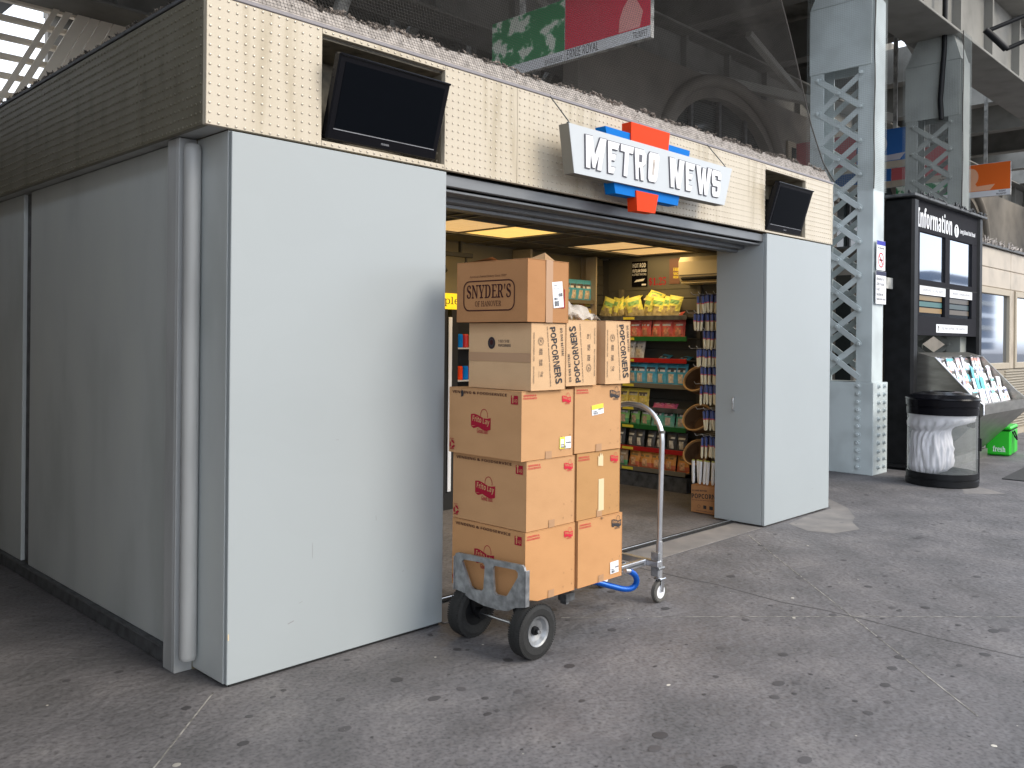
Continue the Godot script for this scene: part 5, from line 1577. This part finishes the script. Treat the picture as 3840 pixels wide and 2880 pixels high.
	var sa: ArrayMesh = stick_mesh.call(0.152, lin(0.008, 0.013, 0.075), lin(0.40, 0.012, 0.018), lin(0.60, 0.50, 0.24), lin(0.006, 0.01, 0.05))
	for r in 8:
		b = MB.new(); b.box(V(4.825, lerpf(lows[r], tops[r], 0.62), lefts[r]), V(4.829, tops[r] + 0.012, lefts[r] + 0.225)); part("header_card", b, mats.stick_card, rack)
		var nst := 10
		for k in nst:
			var z: float = lefts[r] + 0.012 + k * 0.0225
			var o := part("snack_stick", sa, mats.pack, self, V(4.79 + 0.02 * (k % 2) + rng.randf_range(-0.008, 0.008), tops[r] + rng.randf_range(-0.006, 0.006), z + rng.randf_range(-0.006, 0.006)))
			o.rotation = V(rng.randf_range(-0.1, 0.1), 0, rng.randf_range(-0.06, 0.06))
			o.scale.y = (tops[r] - lows[r]) / 0.152
			tag(o, "navy topped snack stick, %s from left in the %s hanging row down" % [nth(k), nth(r)], "snack stick", "snack sticks hanging on pegs")
		b = MB.new()
		for k in 4:
			var z: float = lefts[r] - 0.03 + k * 0.075
			b.tube([V(5.22, tops[r] + 0.012, z), V(4.76, tops[r] + 0.012, z), V(4.735, tops[r] + 0.032, z)], 0.0026, 6)
		part("peg_hooks", b, mats.wire, rack)
	var sb: ArrayMesh = stick_mesh.call(0.21, lin(0.62, 0.62, 0.62), lin(0.62, 0.62, 0.62), lin(0.60, 0.60, 0.58), lin(0.28, 0.27, 0.02))
	for k in 8:
		var o := part("snack_stick", sb, mats.pack, self, V(4.80 + 0.015 * (k % 2), 0.462, -0.765 + k * 0.038))
		o.scale = V(1.2, 1, 1.35); o.rotation.x = rng.randf_range(-0.07, 0.07)
		tag(o, "white wrapped snack stick, %s from the left above the carton on the shop floor" % nth(k), "snack stick", "white snack sticks above the shop carton")
	# wicker baskets
	j = 0
	for q in [[1.155, "upper", 0.135], [0.80, "middle", 0.14], [0.48, "lowest", 0.13]]:
		var o := thing("wicker_basket", "%s of the three round wicker baskets between the shelves and the hanging sticks" % q[1], "basket", V(5.10, q[0], -0.92), 0.0, "wicker baskets hung in the shop")
		o.rotation = V(0, 0, 0.95)
		b = MB.new()
		var wsh := MB.new()
		for ring in 13:
			var t := ring / 12.0
			var rad: float = lerpf(0.085, q[2], pow(t, 0.7)); var y := -0.12 + 0.13 * t
			var pts := []
			for k in 26: pts.append(V(cos(TAU * k / 26) * rad, y + 0.003 * sin(k * PI + ring * PI), sin(TAU * k / 26) * rad))
			(b if ring >= 11 else wsh).tube(pts, 0.008 if ring >= 11 else 0.0062, 5, true)
		part("rim", b, mats.wicker, o)
		tag(part("weave", wsh, mats.wicker_dark, o), "", "", "", "stuff")
		b = MB.new(); b.lathe([Vector2(0, -0.125), Vector2(0.086, -0.125), Vector2(0.086, -0.12), Vector2(0, -0.12)], 20); part("bottom", b, mats.wicker_dark, o)
		j += 1
	# carton on the shop floor
	var o := carton("popcorn snack carton standing on the shop floor under the hanging sticks", V(4.77, 0.008, -0.765), V(5.04, 0.245, -0.40), mats.card_brown)
	o.set_meta("group", "")
	o.remove_meta("group")
	var f := lf(o)
	b = MB.new()
	text(b, "POPCORNERS", "Droid Sans", 700, f, 0.008, 0.118, 0.042, 0.33, 0.07)
	text(b, "DO ONE BETTER!", "Droid Sans", 700, f, 0.01, 0.180, 0.014, 0.15, 0.07)
	text(b, "THE CRUNCHY AND WHOLESOME POPPED-CORN SNACK", "Droid Sans", 700, f, 0.01, 0.100, 0.007, 0.30, 0.07)
	ringpoly(b, f, 0.08, 0.055, 0.015, 0.015, 0.002, 0); plate(b, f, rect(0.125, 0.04, 0.155, 0.07), 0, 0); plate(b, f, rect(0.185, 0.04, 0.22, 0.07), 0, 0)
	text(b, "0g", "Droid Sans", 400, f, 0.25, 0.04, 0.022)
	text(b, "WWW.POPCORNERS.COM  @POPCORNERS", "Droid Sans", 700, f, 0.05, 0.014, 0.007, 0.25)
	part("lettering", b, mats.ink_black, o)
	# posters and price on the wall over the shelves
	var wx := 5.786
	b = MB.new(); b.box(V(wx, 2.04, -2.5), V(5.809, 2.392, -0.5)); part("header_board", b, mats.slatwall, sh)
	o = thing("magazine", "dark car magazine hung on the wall left of the red price", "magazine", V(wx, 2.075, -2.178), 0.0, "magazines on the wall")
	b = MB.new(); b.box(V(-0.006, 0, 0), V(0, 0.27, 0.20)); part("cover", b, mats.gloss_black, o)
	b = MB.new(); f = face_left(-0.0065, 0, 0)
	text(b, "HOT ROD", "Droid Sans", 700, f, 0.01, 0.205, 0.045, 0.17); text(b, "OUTLAW DRAG", "Droid Sans", 700, f, 0.008, 0.155, 0.032, 0.18); text(b, "& STREET RACING", "Droid Sans", 400, f, 0.008, 0.12, 0.022, 0.18); plate(b, f, P([0.03, 0.05, 0.15, 0.06, 0.17, 0.085, 0.06, 0.075]), 0, 0); plate(b, f, rect(0.13, 0.012, 0.185, 0.03), 0, 0)
	part("lettering", b, mats.label_white, o)
	b = MB.new(); f = face_left(wx - 0.001, 2.075, -1.96); text(b, "$1.25", "Droid Serif", 700, f, 0.0, 0.0, 0.095, 0.215)
	tag(part("price_lettering", b, mats.ink_red), "large dark red price of one dollar twenty five on the wall", "price sign")
	o = thing("magazine", "pair of colourful magazines hung on the wall beside the air conditioner", "magazine", V(wx, 2.09, -1.70), 0.0, "magazines on the wall")
	b = MB.new(); b.box(V(-0.006, 0, 0), V(0, 0.26, 0.125)); part("cover", b, mat("mag_brown", lin(0.16, 0.08, 0.06), 0.5), o)
	b = MB.new(); f = face_left(-0.0065, 0, 0); text(b, "FAM", "Droid Sans", 700, f, 0.05, 0.13, 0.035, 0.06); text(b, "VAC", "Droid Sans", 700, f, 0.05, 0.09, 0.03, 0.06); text(b, "FROM", "Droid Sans", 700, f, 0.05, 0.055, 0.026, 0.06); part("lettering", b, mats.label_yellow, o)
	# air conditioner
	o = thing("air_conditioner", "cream wall air conditioner under the shop ceiling by the right jamb", "air conditioner", V(5.785, 2.07, -1.46))
	b = MB.new()
	b.xf = Transform3D(Basis(Vector3.LEFT, Vector3.UP, Vector3.FORWARD), V(0, 0, 0))
	b.prism(P([0, 0, 0.10, 0.0, 0.17, 0.03, 0.20, 0.09, 0.20, 0.22, 0.17, 0.268, 0, 0.27]), -0.9, 0.0); part("casing", b, mats.cream_plastic, o)
	b = MB.new(); b.box(V(-0.2015, 0.085, 0.01), V(-0.198, 0.09, 0.89)); b.bar(V(-0.185, 0.05, 0.03), V(-0.185, 0.05, 0.87), 0.03, 0.02, V(0.7, 0.7, 0)); part("air_slot", b, mats.black_gap, o)
	b = MB.new(); b.box(V(-0.19, 0.004, 0.02), V(-0.11, 0.014, 0.88), 0.004); part("louvre", b, mats.cream_plastic, o)
	# cooler at the back left with drinks
	o = thing("drinks_cooler", "black framed drinks cooler with yellow lit header behind the cartons", "cooler", V(2.75, 0, -2.55))
	b = MB.new(); b.box(V(0, 0, 0), V(0.05, 1.76, 0.26)); b.box(V(0, 0, 0), V(0.8, 0.15, 0.26)); b.box(V(0.051, 0.151, 0.2), V(0.505, 1.76, 0.26)); b.box(V(0.555, 0.151, 0.2), V(0.63, 1.76, 0.26)); b.box(V(0.75, 0.151, 0.0), V(1.2, 1.76, 0.02)); part("frame", b, mats.black_gap, o)
	b = MB.new(); b.box(V(-0.3, 1.761, 0.0), V(0.8, 1.90, 0.26)); part("header_sign", b, mats.sign_yellow, o)
	b = MB.new(); text(b, "Snapple", "Droid Serif", 400, face_front(0, 0, 0.2605), 0.175, 1.785, 0.085, 0.46); part("lettering", b, mats.ink_black, o)
	b = MB.new(); b.box(V(0.51, 0.16, 0.262), V(0.55, 1.69, 0.275), 0.004); part("door_edge", b, mats.label_white, o)
	for k in 5:
		b = MB.new(); b.box(V(0.64, 0.25 + k * 0.29, 0.025), V(1.19, 0.262 + k * 0.29, 0.24)); part("rack_shelf", b, mats.wire, o)
	for k in 5:
		for c in 4:
			b = MB.new(); b.lathe([Vector2(0, 0), Vector2(0.03, 0), Vector2(0.033, 0.008), Vector2(0.033, 0.11), Vector2(0.026, 0.122), Vector2(0, 0.122)], 14)
			var cn := part("drink_can", b, mats[["sign_red", "sign_blue", "rail_red", "rail_green"][(k + c) % 4]], self, V(3.425 + c * 0.07, 0.263 + k * 0.29, -2.40))
			tag(cn, "drinks can, %s along on the %s shelf of the cooler from below" % [nth(c), nth(k)], "drinks can", "cans in the cooler")
	# shelves with crisps right of the cooler, seen over the cartons
	o = thing("snack_shelf", "dark open shelf with loose snack bags at the back of the shop", "shelf", V(4.4, 0, -2.59))
	for y in [1.50, 1.72, 1.93]:
		b = MB.new(); b.box(V(0, y - 0.04, 0), V(0.98, y - 0.02, 0.22), 0.003); part("shelf", b, mats.slatwall, o)
		b = MB.new(); b.box(V(0, y - 0.05, 0.221), V(0.98, y - 0.012, 0.226)); part("price_rail", b, mats.label_yellow if y > 1.6 and y < 1.8 else mats.shelf_paint, o)
	b = MB.new(); b.box(V(-0.03, 0, 0), V(-0.002, 2.38, 0.24)); b.box(V(0.982, 0, 0.1), V(1.0, 2.38, 0.24)); part("upright", b, mats.tan_frame, o)
	for k in 14:
		var kind: String = ["orange", "gold", "brown", "gold"][k % 4] if k < 10 else "blue"
		var at := V(4.97 + (k % 5) * 0.1, (1.50 if k < 5 else 1.72 if k < 10 else 1.93) - 0.018, -2.44)
		if k >= 10: at.x = 5.0 + (k - 10) * 0.11
		put_bag.call(kind, at, V(0, PI / 2 + rng.randf_range(-0.3, 0.3), 0), "%s snack bag on the back shelf, %s from the left in its row" % ["warm coloured lower" if k < 5 else "warm coloured upper" if k < 10 else "dark blue topmost", nth(k % 5 if k < 10 else k - 10)], "snack bags on the back shelf")
	# track lights near the left
	o = thing("track_light", "black ceiling track with two hanging spot heads left of the topmost carton", "track light", V(3.05, 2.24, -2.25))
	b = MB.new(); b.box(V(-0.3, -0.02, -0.02), V(0.45, 0.02, 0.02), 0.004); part("track", b, mats.black_gap, o)
	for x in [0.10, 0.38]:
		b = MB.new(); b.tube([V(x, -0.02, 0), V(x, -0.06, 0)], 0.012, 8); b.tube([V(x - 0.015, -0.06, 0), V(x - 0.03, -0.14, 0.01)], 0.006, 6); b.tube([V(x + 0.015, -0.06, 0), V(x + 0.03, -0.14, 0.01)], 0.006, 6); b.tube([V(x, -0.11, 0), V(x, -0.16, 0.03)], 0.03, 12); part("spot_head", b, mats.black_gap, o)
	b = MB.new(); b.box(V(-0.3, 0.02, -0.015), V(-0.28, 0.12, 0.015)); b.box(V(0.3, 0.02, -0.015), V(0.32, 0.12, 0.015)); part("mount", b, mats.black_gap, o)

# ---------- information board ----------
func make_info_board() -> void:
	var o := thing("information_board", "tall black information board with four glass panels on two posts", "information board")
	var b := MB.new(); b.box(V(8.86, 0.02, -0.72), V(9.03, 3.24, -0.36), 0.03); part("post", b, mats.black_paint, o)
	b = MB.new(); b.box(V(8.78, 0.0, -0.78), V(9.10, 0.06, -0.30), 0.03); part("post_foot", b, mats.black_paint, o)
	b = MB.new(); b.box(V(11.34, 0.02, -0.70), V(11.50, 3.27, -0.37), 0.03); part("post", b, mats.black_paint, o)
	# frame pieces round four panes
	var xa := 9.031; var xb := 11.339
	var px := [9.17, 10.07, 10.24, 11.13]
	var z0 := -0.46; var z1 := -0.40
	for q in [[xa, xb, 2.86, 3.25], [xa, px[0], 1.84, 2.859], [px[1], px[2], 1.84, 2.859], [px[3], xb, 1.84, 2.859], [px[0] + 0.001, px[1] - 0.001, 2.22, 2.28], [px[2] + 0.001, px[3] - 0.001, 2.22, 2.28], [xa, xb, 1.60, 1.839]]:
		b = MB.new(); b.box(V(q[0], q[2], z0), V(q[1], q[3], z1), 0.002); part("frame", b, mats.board_grey, o)
	for q in [[px[0], px[1], 2.281, 2.859], [px[2], px[3], 2.281, 2.859], [px[0], px[1], 1.841, 2.219], [px[2], px[3], 1.841, 2.219]]:
		b = MB.new(); b.box(V(q[0] + 0.002, q[2], -0.45), V(q[1] - 0.002, q[3], -0.425))
		var pn := part("pane", b, mats.screen_mirror if q[2] > 2.2 else mats.screen, o)
		if q[2] < 2.2:
			var i := 0
			for c in [lin(0.24, 0.13, 0.015), lin(0.01, 0.10, 0.09), lin(0.2, 0.12, 0.02), lin(0.06, 0.04, 0.07)]:  # bands of colour standing in for reflections in the lower panes
				b = MB.new(); b.box(V(q[0] + 0.05, q[2] + 0.04 + i * 0.075, -0.4245), V(q[1] - 0.05, q[2] + 0.10 + i * 0.075, -0.424)); part("painted_reflection", b, mat("tt_%d%d" % [i, int(q[0])], c * (1.0 if q[0] < 10 else 0.5), 0.3), pn)
				i += 1
	b = MB.new(); b.box(V(xa, 2.205, z1 + 0.001), V(xb, 2.218, z1 + 0.006)); part("seam", b, mats.black_gap, o)
	for q in [[px[0], px[1], 2.10, "Eastbound - to Long Island"], [px[2], px[3], 2.10, "Westbound - to Manhattan & Brooklyn"], [9.75, 10.95, 1.64, "Long Island Rail Road - Train Departures"]]:
		b = MB.new(); b.box(V(q[0], q[2], z1 + 0.001), V(q[1], q[2] + 0.105, z1 + 0.004)); var st := part("name_strip", b, mats.label_white, o)
		b = MB.new(); text(b, q[3], "Droid Sans", 400, face_front(0, 0, z1 + 0.0045), (q[0] + q[1]) * 0.5 + (0.04 if q[2] < 2 else 0.0), q[2] + 0.03, 0.05, (q[1] - q[0]) * 0.78, 0.0, 1)
		if q[2] < 2.0: plate(b, face_front(0, 0, z1 + 0.0045), P([q[0] + 0.07, q[2] + 0.02, q[0] + 0.09, q[2] + 0.02, q[0] + 0.09, q[2] + 0.065, q[0] + 0.115, q[2] + 0.06, q[0] + 0.08, q[2] + 0.095, q[0] + 0.045, q[2] + 0.06, q[0] + 0.07, q[2] + 0.065]), 0, 0)
		part("lettering", b, mats.ink_black, st)
	b = MB.new(); text(b, "Information", "Droid Sans", 700, face_front(0, 0, z1 + 0.002), 9.08, 2.91, 0.245, 1.22)
	text(b, "Long Island Rail Road", "Droid Sans", 700, face_front(0, 0, z1 + 0.002), 10.62, 2.95, 0.075, 0.62)
	plate(b, face_front(0, 0, z1 + 0.002), ellipse(10.48, 2.985, 0.085, 0.085, 24), 0, 0)
	part("lettering", b, mats.label_white, o)
	b = MB.new(); text(b, "T", "Droid Sans", 700, face_front(0, 0, z1 + 0.003), 10.45, 2.93, 0.11, 0.06, 0.1); part("emblem", b, mats.board_grey, o)
	b = MB.new(); b.box(V(8.8, 3.241, -0.80), V(11.55, 3.275, -0.33), 0.006); part("cap", b, mats.dark_trim, o)
	b = MB.new(); b.box(V(8.49, 2.15, -0.62), V(8.86, 2.28, -0.60)); part("tie_strap", b, mats.light_steel, o)
	var tuft := MB.new()
	for i in 90:
		var a := V(rng.randf_range(8.85, 11.5), 3.276, rng.randf_range(-0.5, -0.33))
		tuft.tube([a, a + V(rng.randf_range(-0.05, 0.05), rng.randf_range(0.01, 0.05), 0.01), a + V(rng.randf_range(-0.1, 0.1), rng.randf_range(-0.03, 0.02), 0.03)], [0.012, 0.014, 0.003], 5)
	tag(part("dust_fluff", tuft, mats.dark_trim, o), "", "", "", "stuff")
	# leaflet rack under the board
	var r := thing("leaflet_rack", "stainless sloping leaflet rack bolted under the information board", "leaflet rack")
	var side := P([-0.41, 1.39, -0.212, 1.335, 0.204, 0.892, 0.323, 0.80, 0.324, 0.683, 0.26, 0.603, -0.20, 0.12, -0.41, 0.12])
	var bs := Basis(Vector3.BACK, Vector3.UP, Vector3.LEFT)
	b = MB.new(); b.xf = Transform3D(bs, V(9.18, 0, 0)); b.prism(side, 0.0, 0.03); part("end_panel", b, mats.stainless, r)
	b = MB.new(); b.xf = Transform3D(bs, V(11.0, 0, 0)); b.prism(side, 0.0, 0.03); part("end_panel", b, mats.stainless, r)
	b = MB.new()
	for s in [[[0.323, 0.80], [0.324, 0.683]], [[0.324, 0.683], [0.26, 0.603]], [[0.26, 0.603], [-0.20, 0.12]], [[-0.212, 1.335], [-0.41, 1.39]], [[0.204, 0.79], [0.323, 0.80]]]:
		var a: Array = s[0]; var c: Array = s[1]
		var n2 := Vector2(c[1] - a[1], -(c[0] - a[0])).normalized()
		var nn := V(0, n2.y, n2.x)
		b.quad(V(9.181, a[1], a[0]), V(10.969, a[1], a[0]), V(10.969, c[1], c[0]), V(9.181, c[1], c[0]), nn if nn.z > -0.2 else -nn)
	part("front_panel", b, mats.stainless, r)
	b = MB.new(); b.tube([V(9.145, 1.335, -0.205), V(9.145, 0.892, 0.21), V(9.145, 0.80, 0.328), V(9.145, 0.683, 0.33)], 0.012, 6); part("edge_trim", b, mats.aluminium, r)
	for i in 4:
		var y := 0.80 + i * 0.13; var z := 0.215 - i * 0.115
		b = MB.new(); b.box(V(9.19, y - 0.10, z - 0.12), V(10.96, y - 0.09, z)); part("pocket_step", b, mats.stainless, r)
		b = MB.new(); b.box(V(9.19, y - 0.089, z - 0.118), V(10.96, y + 0.11, z - 0.11)); part("pocket_back", b, mats.stainless, r)
	b = MB.new(); b.box(V(9.3, 0.0, -0.38), V(10.9, 0.119, -0.12)); part("foot", b, mats.stainless, r)
	var cols := [lin(0.80, 0.80, 0.86), lin(0.72, 0.74, 0.82), lin(0.84, 0.82, 0.84), lin(0.02, 0.21, 0.28), lin(0.84, 0.82, 0.80)]
	var heads := [lin(0.65, 0.10, 0.06), lin(0.80, 0.80, 0.84), lin(0.22, 0.25, 0.60), lin(0.02, 0.24, 0.33), lin(0.70, 0.25, 0.30), lin(0.05, 0.45, 0.25)]
	var ranks := ["front", "second", "third", "back"]
	for i in 4:
		for k in 13:
			var ci := rng.randi() % 3
			if k in [6, 7] and i in [1, 2]: ci = 3
			var m := MB.new()
			for sheet in 3:
				var dz := sheet * 0.006; var up := sheet * 0.007 * rng.randf()
				m.col = cols[ci]; m.box(V(-0.052 + sheet * 0.003, 0, -dz), V(0.052 + sheet * 0.002, 0.175 + up, 0.001 - dz))
				m.col = heads[rng.randi() % 6] if ci != 3 else heads[3]; m.box(V(-0.05 + sheet * 0.003, 0.135, 0.0015 - dz), V(0.05, 0.165 + up, 0.002 - dz))
				if ci != 3:
					m.col = heads[(k + sheet) % 6]; m.box(V(-0.03, 0.07, 0.0015 - dz), V(0.02, 0.10, 0.002 - dz))
			var lf2 := part("leaflet", m, mats.paper, self, V(9.25 + k * 0.134 + rng.randf_range(-0.012, 0.012), 0.712 + i * 0.13, 0.165 - i * 0.115))
			lf2.scale = V(1.12, 1.35, 1.0)
			lf2.rotation = V(-0.30 + rng.randf_range(-0.12, 0.1), rng.randf_range(-0.12, 0.12), rng.randf_range(-0.1, 0.1))
			tag(lf2, "%s leaflets, %s from the left in the %s rank of the rack" % ["teal" if ci == 3 else "white", nth(k), ranks[i]], "leaflet", "leaflets in the rack")

# ---------- litter bin ----------
func make_bin() -> void:
	var o := thing("litter_bin", "round black litter bin with clear wall and white bag in front of the leaflet rack", "litter bin", V(8.12, 0, 0.215))
	var R := 0.35
	var b := MB.new()
	b.lathe([Vector2(0, 0.0), Vector2(R, 0.0), Vector2(R + 0.006, 0.01), Vector2(R + 0.006, 0.065), Vector2(R - 0.004, 0.07), Vector2(R - 0.004, 0.078), Vector2(R + 0.002, 0.083), Vector2(R + 0.002, 0.14), Vector2(R - 0.01, 0.142), Vector2(R - 0.01, 0.10), Vector2(0, 0.10)], 56); part("base_ring", b, mats.black_paint, o)
	b = MB.new(); b.lathe([Vector2(R - 0.006, 0.142), Vector2(R - 0.006, 0.752)], 64); part("clear_wall", b, mats.glass, o)
	b = MB.new()
	b.lathe([Vector2(R - 0.012, 0.75), Vector2(R + 0.002, 0.75), Vector2(R + 0.004, 0.825), Vector2(R - 0.002, 0.83), Vector2(R - 0.002, 0.838), Vector2(R + 0.01, 0.843), Vector2(R + 0.012, 0.905), Vector2(R + 0.02, 0.912), Vector2(R + 0.012, 0.925), Vector2(R * 0.8, 0.962), Vector2(R * 0.52, 0.985), Vector2(R * 0.36, 0.99), Vector2(R * 0.34, 0.982), Vector2(R * 0.36, 0.88)], 56); part("lid", b, mats.gloss_black, o)
	# hinge strip with latch on the side towards the board
	var a := 0.9
	b = MB.new(); b.xf = Transform3D(Basis(Vector3.UP, -1.05), Vector3.ZERO)
	b.box(V(R - 0.012, 0.02, -0.025), V(R + 0.014, 0.80, 0.025), 0.004); b.box(V(R + 0.014, 0.36, -0.02), V(R + 0.035, 0.50, 0.02), 0.006); part("hinge_strip", b, mats.black_paint, o)
	b = MB.new(); b.xf = Transform3D(Basis(Vector3.UP, -0.75), Vector3.ZERO); b.box(V(R - 0.05, 0.60, -0.06), V(R - 0.012, 0.70, 0.06), 0.01); part("bag_clip", b, mats.black_paint, o)
	# bag
	b = MB.new()
	var segs := 120
	var crumple := FastNoiseLite.new(); crumple.seed = 5; crumple.frequency = 0.9
	var prof := [[0.325, 0.76, 0.0], [0.325, 0.74, 0.0], [0.322, 0.71, 0.02], [0.312, 0.67, 0.05], [0.27, 0.635, 0.1], [0.236, 0.605, 0.16], [0.226, 0.575, 0.2], [0.226, 0.53, 0.22], [0.236, 0.46, 0.24], [0.25, 0.38, 0.26], [0.258, 0.30, 0.26], [0.256, 0.23, 0.24], [0.238, 0.175, 0.2], [0.19, 0.135, 0.14], [0.11, 0.115, 0.08], [0.0, 0.112, 0.0]]
	var pts := []
	for q in prof:
		var row := []
		for k in segs + 1:
			var t := TAU * k / segs
			var fold: float = q[2] * (0.09 * sin(t * 7.0 + q[1] * 6.0) + 0.08 * sin(t * 13.0 + 1.0 + q[1] * 9.0) + 0.06 * sin(t * 23.0 + q[1] * 3.0) + 0.05 * sin(t * 4.0))
			var rad: float = q[0] * (1.0 + fold)
			var sh := clampf((0.68 - q[1]) / 0.12, 0.0, 1.0) * 0.115
			if q[1] < 0.62: rad *= 0.84
			if q[1] < 0.70 and q[0] > 0.0: rad *= 1.0 + 0.16 * crumple.get_noise_3d(cos(t) * 2.2, q[1] * 3.0, sin(t) * 2.2) + 0.12 * crumple.get_noise_3d(cos(t) * 7.0 + 9.0, q[1] * 4.0, sin(t) * 7.0)
			row.append(V(cos(t) * rad - sh * 0.7, q[1] + 0.03 * sin(t + 0.8) * clampf((0.72 - q[1]) / 0.1, 0, 1), sin(t) * rad - sh * 0.7))
		pts.append(row)
	pts.reverse()
	b.grid(pts, true)
	part("rubbish_bag", b, mats.bag_white, o)

# ---------- the rest at the right edge ----------
func make_small_things() -> void:
	# insulated bag
	var o := thing("cooler_bag", "bright green insulated bag on the floor beyond the leaflet rack", "bag", V(11.15, 0, 0.09), 0.12)
	var b := MB.new(); b.box(V(0, 0.01, -0.30), V(0.62, 0.35, 0.0), 0.02); part("body", b, mats.green_bag, o)
	b = MB.new(); b.box(V(-0.006, 0.352, -0.306), V(0.626, 0.40, 0.006), 0.018); part("lid", b, mats.green_bag, o)
	b = MB.new(); b.box(V(-0.004, 0.343, -0.304), V(0.624, 0.351, 0.004), 0.002); b.tube(smooth([V(0.12, 0.33, 0.006), V(0.13, 0.27, 0.03), V(0.2, 0.22, 0.05), V(0.27, 0.27, 0.03), V(0.28, 0.33, 0.006)], 4), 0.010, 8)
	for x in [0.12, 0.28]: b.box(V(x - 0.014, 0.02, 0.0005), V(x + 0.014, 0.34, 0.003))
	part("strap", b, mats.black_paint, o)
	b = MB.new(); text(b, "fresh", "Droid Serif", 700, face_left(-0.0008, 0, -0.28), 0.07, 0.06, 0.075, 0.15); part("lettering", b, mats.label_white, o)
	b = MB.new(); plate(b, face_left(-0.001, 0, -0.30), rect(0.02, 0.25, 0.07, 0.33), 0, 0.001); part("paper_tag", b, mats.label_white, o)
	# rubber mat
	b = MB.new(); b.xf = Transform3D(Basis(Vector3.UP, 0.06), V(8.93, 0.001, 0.60)); b.box(V(0, 0, -0.02), V(1.6, 0.012, 0.85), 0.004)
	tag(part("floor_mat", b, mat("mat_dark", lin(0.045, 0.045, 0.045), 0.9)), "dark rubber mat on the floor at the far right beside the bin", "mat")
	# booth at the right edge
	var k := thing("station_booth", "tan panelled station booth with wide windows at the right edge", "booth")
	var z := -0.75
	for q in [["wall_panel", 12.25, 14.3, 2.40, 2.70], ["wall_panel", 14.31, 17.5, 2.40, 2.70], ["wall_panel", 12.25, 14.3, 2.705, 3.02], ["wall_panel", 14.31, 17.5, 2.705, 3.02]]:
		b = MB.new(); b.box(V(q[1], q[3], z - 0.2), V(q[2], q[4], z), 0.01); part(q[0], b, mats.stone_tan, k)
	b = MB.new(); b.box(V(12.05, 0, z - 0.25), V(12.24, 3.0, z + 0.02), 0.01); part("corner_post", b, mats.tan_frame, k)
	for q in [[12.55, 14.25], [14.5, 16.2]]:
		for e in [[q[0], q[0] + 0.09, 1.10, 2.39], [q[1] - 0.09, q[1], 1.10, 2.39], [q[0] + 0.091, q[1] - 0.091, 1.10, 1.2], [q[0] + 0.091, q[1] - 0.091, 2.29, 2.39]]:
			b = MB.new(); b.box(V(e[0], e[2], z - 0.1), V(e[1], e[3], z + 0.03), 0.006); part("window_frame", b, mats.tan_frame, k)
		b = MB.new(); b.box(V(q[0] + 0.09, 1.2, z - 0.04), V(q[1] - 0.09, 2.29, z - 0.02)); part("pane", b, mats.screen_mirror, k)
	b = MB.new(); b.box(V(12.241, 1.10, z - 0.2), V(12.549, 2.395, z)); b.box(V(14.251, 1.1, z - 0.2), V(14.499, 2.395, z)); b.box(V(16.21, 1.1, z - 0.2), V(17.5, 2.395, z)); part("pier", b, mats.stone_tan, k)
	b = MB.new(); b.box(V(12.241, 0.10, z - 0.2), V(17.5, 1.09, z)); part("lower_wall", b, mats.ribbed_tan, k)
	for i in 22:
		b = MB.new(); b.box(V(14.0, 0.12 + i * 0.044, z + 0.001), V(17.5, 0.142 + i * 0.044, z + 0.022), 0.008); part("rib", b, mats.ribbed_tan, k)
	b = MB.new(); b.box(V(12.241, 0, z - 0.15), V(17.5, 0.099, z + 0.04)); part("plinth", b, mats.tan_frame, k)
	b = MB.new(); b.box(V(12.05, 3.025, z - 3.0), V(17.6, 3.06, z + 0.05)); part("roof", b, mats.dark_trim, k)
	var tuft := MB.new()
	for i in 160:
		var a := V(rng.randf_range(12.1, 17.4), 3.05, z + rng.randf_range(-0.1, 0.06))
		tuft.tube([a, a + V(rng.randf_range(-0.08, 0.08), rng.randf_range(0.02, 0.1), 0.01), a + V(rng.randf_range(-0.16, 0.16), rng.randf_range(0.02, 0.12), 0.03)], [0.014, 0.014, 0.003], 4)
	tag(part("dust_fluff", tuft, mats.dusty_cloth, k), "", "", "", "stuff")
	for q in [[120, 165, 15.5, 60, "pale blue"], [168, 215, 13.0, 64, "grey"], [218, 270, 19.0, 70, "slate blue"]]:  # unseen blocks added only to give the panes something to reflect
		var fb := thing("added_mirror_building", "%s building added out of view far off, mirrored in the board's panes" % q[4], "building", V(q[0], 0, q[3]))
		var m2 := mat("far_" + q[4], lin(0.16, 0.20, 0.27) if q[4] != "grey" else lin(0.24, 0.27, 0.30), 0.7)
		b = MB.new(); b.box(V(0, 0, 0), V(q[1] - q[0], q[2], 20)); part("wall", b, m2, fb)
		for i in 5:
			b = MB.new(); b.box(V(1, 2.0 + i * q[2] / 5.6, -0.2), V(q[1] - q[0] - 1, 3.2 + i * q[2] / 5.6, -0.02)); part("window_band", b, mats.label_white if i % 2 == 0 else mats.dark_glass, fb)
	# dark kiosk body behind the column, left of the board
	var d := thing("service_door", "dark brown service cabinet standing between the column and the board", "cabinet", V(8.95, 0, -1.6))
	b = MB.new(); b.box(V(0, 0, 0), V(1.2, 2.5, 0.5), 0.01); part("cabinet_body", b, mats.brown_wall, d)
	b = MB.new(); b.box(V(-0.006, 0.1, 0.03), V(-0.001, 2.4, 0.22), 0.002); part("door", b, mats.brown_wall, d)
	b = MB.new(); b.box(V(-0.006, 1.0, 0.26), V(-0.001, 2.35, 0.46), 0.002); part("window", b, mats.dark_glass, d)

func m_wrap() -> void:
	var m := mat("wrap", lin(0.62, 0.56, 0.48, 0.75), 0.3)
	m.transparency = BaseMaterial3D.TRANSPARENCY_ALPHA
